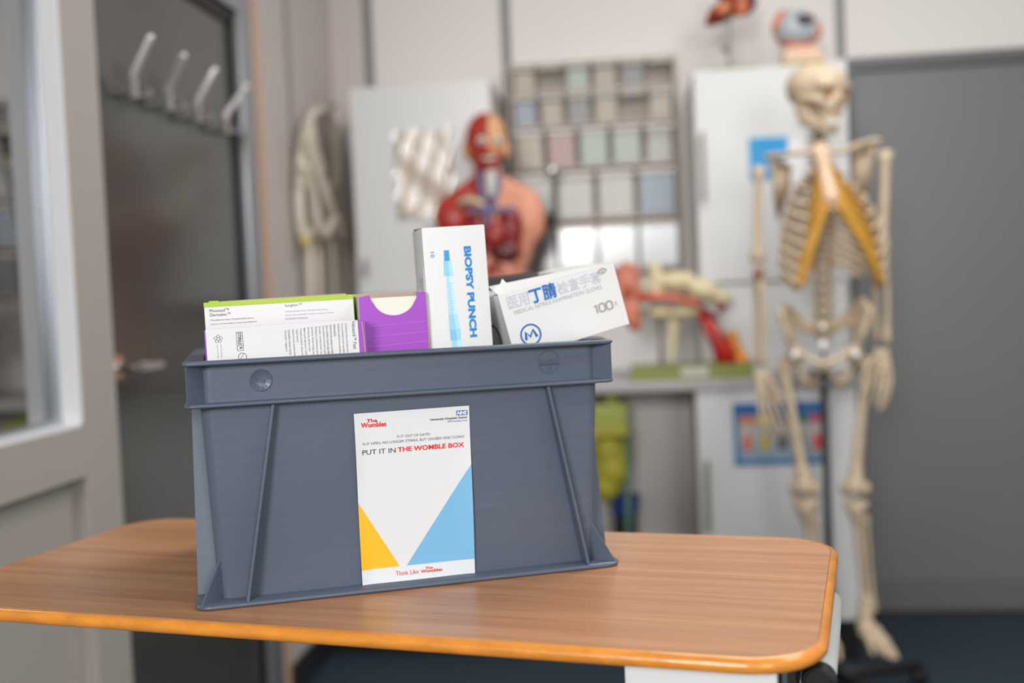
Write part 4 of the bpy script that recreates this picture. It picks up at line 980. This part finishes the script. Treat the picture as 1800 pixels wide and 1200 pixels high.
# shoulder girdle
shL, shR = S(1336, 292, .02), S(1557, 268, .02)
bone('clavicle', smoothp([ster_t+Vector((-.014, 0, .004)), S(1405, 268, -.05), S(1375, 272, -.02), S(1350, 274, .01)]), .0075, 8)
bone('clavicle', smoothp([ster_t+Vector((.014, 0, .004)), S(1478, 268, -.05), S(1508, 254, -.02), S(1535, 246, .01)]), .0075, 8)
for s, pts in ((-1, [(1352, 282), (1392, 290), (1390, 330), (1368, 392), (1360, 350)]), (1, [(1540, 254), (1500, 270), (1500, 320), (1518, 372), (1532, 310)])):
    b = B().poly([S(x, y, .10-.03*(k in (0,))) for k, (x, y) in enumerate(pts)], (0, .008, 0)); bmesh.ops.bevel(b.bm, geom=list(b.bm.edges), offset=.003, segments=2, affect='EDGES')
    sc_o = SB(b, 'scapula')
    x0, y0 = pts[0]; B().tube(smoothp([S(pts[1][0], pts[1][1]+6, .10), S((x0+pts[1][0])/2, y0+2, .08), S(x0-2*s*-1, y0-8, .03)]), [.006]*3 if False else .007, 8).ball(S(x0, y0-6, .02), (.014, .014, .010)).build('scapular_spine', M_bone, sc_o, True, smooth=180)
def long_bone(name, p, q, r, e0, e1, bow=(0, 0, 0), n=10):
    p, q = Vector(p), Vector(q); bow = Vector(bow); pts, rad = [], []
    for i in range(n+1):
        t = i/n; pts.append(lerp(p, q, t)+bow*math.sin(PI*t))
        k = max(0, 1-t/.16)**1.3*(e0-r)+max(0, (t-.82)/.18)**1.3*(e1-r); rad.append(r*(1-.12*math.sin(PI*t))+k)
    pts = [pts[0]+(pts[0]-pts[1])*.25]+pts+[pts[-1]+(pts[-1]-pts[-2])*.25]; rad = [rad[0]*.55]+rad+[rad[-1]*.55]
    return SB(B().tube(pts, rad, 12), name)
M_joint = mat('joint_brown', (150, 104, 88), .5)
# arms (left and right as seen)
long_bone('humerus', S(1334, 296, .02), S(1332, 458, .02), .0122, .021, .023, (-.002, 0, 0)); long_bone('humerus', S(1556, 268, .02), S(1549, 440, .02), .0138, .022, .028, (.003, 0, 0))
SB(B().ball(S(1333, 480, .0), (.017, .016, .020)), 'elbow_joint', M_joint); SB(B().ball(S(1548, 446, .01), (.025, .018, .016)), 'elbow_joint')
long_bone('ulna', S(1328, 492, .02), S(1330, 640, .02), .0082, .011, .008); long_bone('radius', S(1337, 495, .0), S(1342, 640, 0), .0086, .009, .013, (.002, 0, 0))
long_bone('ulna', S(1541, 455, .02), S(1541, 596, .02), .0086, .014, .008, (-.003, 0, 0)); long_bone('radius', S(1555, 458, .0), S(1558, 600, 0), .0090, .010, .014, (.004, 0, 0))
def hand(wr, fingers, thumb):
    bb = B()
    for dx, dz_ in ((-9, 0), (0, 3), (8, 0), (-8, 10), (0, 13), (8, 10)): bb.ball(S(wr[0]+dx, wr[1]+dz_, 0), (.0095, .009, .0095))
    h_ = blob(bb, 'hand', M_bone, sk, .004, 2)
    for l in fingers+[thumb]:
        P = [S(x, y, d) for x, y, d in l]; b = B()
        for i, (a, c) in enumerate(zip(P, P[1:])):
            r = (.0066, .0058, .0050, .0044)[i]; b.tube([a, lerp(a, c, .12), lerp(a, c, .5), lerp(a, c, .88), c], [r*.8, r*1.15, r*.78, r*1.12, r*.7], 8)
        SB(b, 'finger', M_bone, h_)
hand((1338, 656), [[(1332, 668, 0), (1334, 706, -.01), (1338, 730, -.02), (1342, 744, -.025), (1345, 754, -.02)], [(1338, 670, 0), (1344, 708, -.012), (1350, 734, -.02), (1355, 750, -.025), (1358, 761, -.02)], [(1344, 669, 0), (1354, 706, -.012), (1362, 732, -.02), (1367, 748, -.022), (1371, 758, -.02)], [(1348, 666, 0), (1362, 700, -.01), (1372, 722, -.02), (1378, 736, -.02), (1381, 744, -.02)]], [(1348, 660, -.01), (1362, 680, -.03), (1370, 696, -.04), (1374, 708, -.045)])
hand((1550, 616), [[(1560, 628, 0), (1566, 664, -.01), (1562, 690, -.02), (1556, 706, -.02), (1551, 718, -.018)], [(1554, 630, 0), (1556, 668, -.01), (1552, 694, -.02), (1548, 712, -.02), (1545, 724, -.018)], [(1548, 630, 0), (1546, 668, -.012), (1541, 692, -.02), (1537, 704, -.02), (1534, 712, -.02)], [(1542, 628, 0), (1534, 660, -.012), (1528, 680, -.02), (1524, 692, -.02), (1521, 700, -.02)]], [(1540, 622, -.01), (1528, 638, -.03), (1520, 652, -.04), (1516, 664, -.045)])
# pelvis
bb = B()
def arch(l, r0, r1=None):
    for a, c in zip(l, l[1:]): caps(bb, a, c, r0, r1, 5)
for s, C_ in ((-1, 1), (1, 1)):
    if s < 0: cr = [(1422, 580, .06), (1400, 552, .05), (1380, 536, .0), (1372, 552, -.05), (1384, 590, -.045), (1396, 620, -.02)]; ac = (1398, 622, -.01); isch = [(1402, 632, .02), (1412, 668, .02), (1430, 676, -.01)]; pub = [(1400, 618, -.03), (1424, 632, -.055), (1444, 640, -.065)]; ram = [(1444, 644, -.063), (1434, 664, -.03), (1418, 680, .01)]
    else: cr = [(1470, 576, .06), (1494, 546, .05), (1516, 526, .0), (1530, 546, -.05), (1518, 586, -.045), (1504, 616, -.02)]; ac = (1503, 620, -.01); isch = [(1500, 630, .02), (1490, 664, .02), (1470, 674, -.01)]; pub = [(1500, 615, -.03), (1474, 630, -.055), (1450, 640, -.065)]; ram = [(1450, 644, -.063), (1462, 664, -.03), (1482, 678, .01)]
    cr3 = [S(*q) for q in cr]; arch(cr3, .0105); cenw = S((cr[1][0]+cr[4][0])//2, (cr[1][1]+cr[4][1])//2+2, .015)
    for q in cr3: caps(bb, cenw, q, .0085, .009, 5)
    for q1, q2 in zip(cr3, cr3[1:]):
        for f_ in (.25, .5, .75): caps(bb, cenw, lerp(q1, q2, f_), .0085, .009, 6)
    caps(bb, cr3[-1], S(*ac), .014, .018, 4); caps(bb, cr3[0], S(1430 if s < 0 else 1464, 576, .06), .014, n=4)
    bb.ball(S(*ac), (.024, .024, .024)); arch([S(*q) for q in isch], .011); arch([S(*ac)]+[S(*q) for q in pub], .0105, .010); arch([S(*q) for q in ram], .009)
blob(bb, 'pelvis', M_bone, sk, .0055, 4)
bb = B(); caps(bb, S(1447, 566, .055), S(1447, 606, .075), .030, .014); caps(bb, S(1447, 606, .075), S(1447, 632, .05), .012, .006)
bb.ball(S(1430, 574, .06), (.02, .016, .02)).ball(S(1464, 572, .06), (.02, .016, .02)); blob(bb, 'sacrum', M_bone, sk, .005, 3)
for x, y in ((1398, 624), (1503, 622)): SB(B().ball(S(x, y, -.036), (.0115, .006, .0115)), 'joint_screw', M_screw)
SB(B().ball(S(1447, 606, -.07), (.011, .008, .013)), 'joint_screw', M_screw); SB(B().ball(S(1446, 574, .02), (.009, .006, .010)), 'joint_screw', M_screw)
bone('wire', [S(1447, 606, -.07), S(1449, 640, -.06), pole], .0022, 6, M_black)
# legs
for hx, hy, tx, ty, kx_, ky in ((1398, 628, 1378, 640, 1414, 852), (1503, 624, 1522, 640, 1503, 852)):
    bb = B(); bb.ball(S(hx, hy, -.005), .020); caps(bb, S(hx, hy, -.005), S(tx, ty+8, .01), .013, .018); bb.ball(S(tx, ty, .015), (.018, .022, .026))
    caps(bb, S(tx, ty+10, .01), S(lerp(tx, kx_, .45), lerp(ty, ky, .45), 0), .017, .0135, 14); caps(bb, S(lerp(tx, kx_, .45), lerp(ty, ky, .45), 0), S(lerp(tx, kx_, .84), lerp(ty, ky, .84), 0), .0135, .017, 12)
    caps(bb, S(lerp(tx, kx_, .84), lerp(ty, ky, .84), 0), S(kx_, ky, 0), .018, .026, 5); bb.ball(S(kx_-14, ky+6, .01), (.022, .028, .022)).ball(S(kx_+14, ky+6, .01), (.022, .028, .022))
    blob(bb, 'femur', M_bone, sk, .0055, 4)
    SB(B().ball(S(kx_, ky+4, -.035), (.019, .009, .021)), 'kneecap')
for kx_, ky, ax, ay, s in ((1415, 884, 1440, 1072, 1), (1504, 886, 1522, 1064, 1)):
    bb = B().ball(S(kx_, ky, 0), (.038, .028, .016)); caps(bb, S(kx_, ky+6, -.006), S(lerp(kx_, ax, .2), lerp(ky, ay, .2), -.005), .026, .0145, 6); caps(bb, S(lerp(kx_, ax, .2), lerp(ky, ay, .2), -.005), S(lerp(kx_, ax, .88), lerp(ky, ay, .88), 0), .0145, .0115, 14); caps(bb, S(lerp(kx_, ax, .88), lerp(ky, ay, .88), 0), S(ax, ay, 0), .0125, .021, 4)
    blob(bb, 'tibia', M_bone, sk, .0055, 4)
    long_bone('fibula', S(kx_+(18 if s > 0 else -18), ky+22, .025), S(ax+14, ay+8, .015), .0062, .010, .012)
def foot(ax, ay, toes, dd):
    bb = B().ball(S(ax, ay, .0), (.024, .03, .018)).ball(S(ax-2, ay+26, .04), (.020, .032, .022)).ball(S(ax+4, ay+24, -.02), (.028, .03, .018)).ball(S(ax+8, ay+38, -.05), (.030, .026, .014))
    f_ = blob(bb, 'foot', M_bone, sk, .0055, 3)
    for l in toes:
        P = [S(x, y, d) for x, y, d in l]; b = B()
        for i, (a, c) in enumerate(zip(P, P[1:])):
            r = (.0085, .0066, .0058)[i]; b.tube([a, lerp(a, c, .12), lerp(a, c, .5), lerp(a, c, .88), c], [r*.85, r*1.15, r*.75, r*1.15, r*.7], 8)
        SB(b, 'toe', M_bone, f_)
foot(1520, 1076, [[(1522, 1108, -.06), (1528, 1132, -.10), (1532, 1142, -.125), (1534, 1150, -.14)], [(1528, 1108, -.06), (1540, 1134, -.10), (1547, 1144, -.125), (1550, 1150, -.135)], [(1532, 1106, -.06), (1550, 1136, -.10), (1558, 1148, -.125), (1562, 1156, -.14)], [(1536, 1104, -.055), (1558, 1136, -.10), (1567, 1150, -.125), (1571, 1159, -.14)], [(1540, 1102, -.05), (1562, 1130, -.09), (1572, 1146, -.12), (1578, 1158, -.135)]], 0)
foot(1444, 1084, [[(1440+6*k, 1116, -.06), (1434+10*k, 1140, -.10), (1432+11*k, 1152, -.125), (1432+11*k, 1160, -.14)] for k in range(5)], 0)

bpy.data.scenes.remove(TMP)
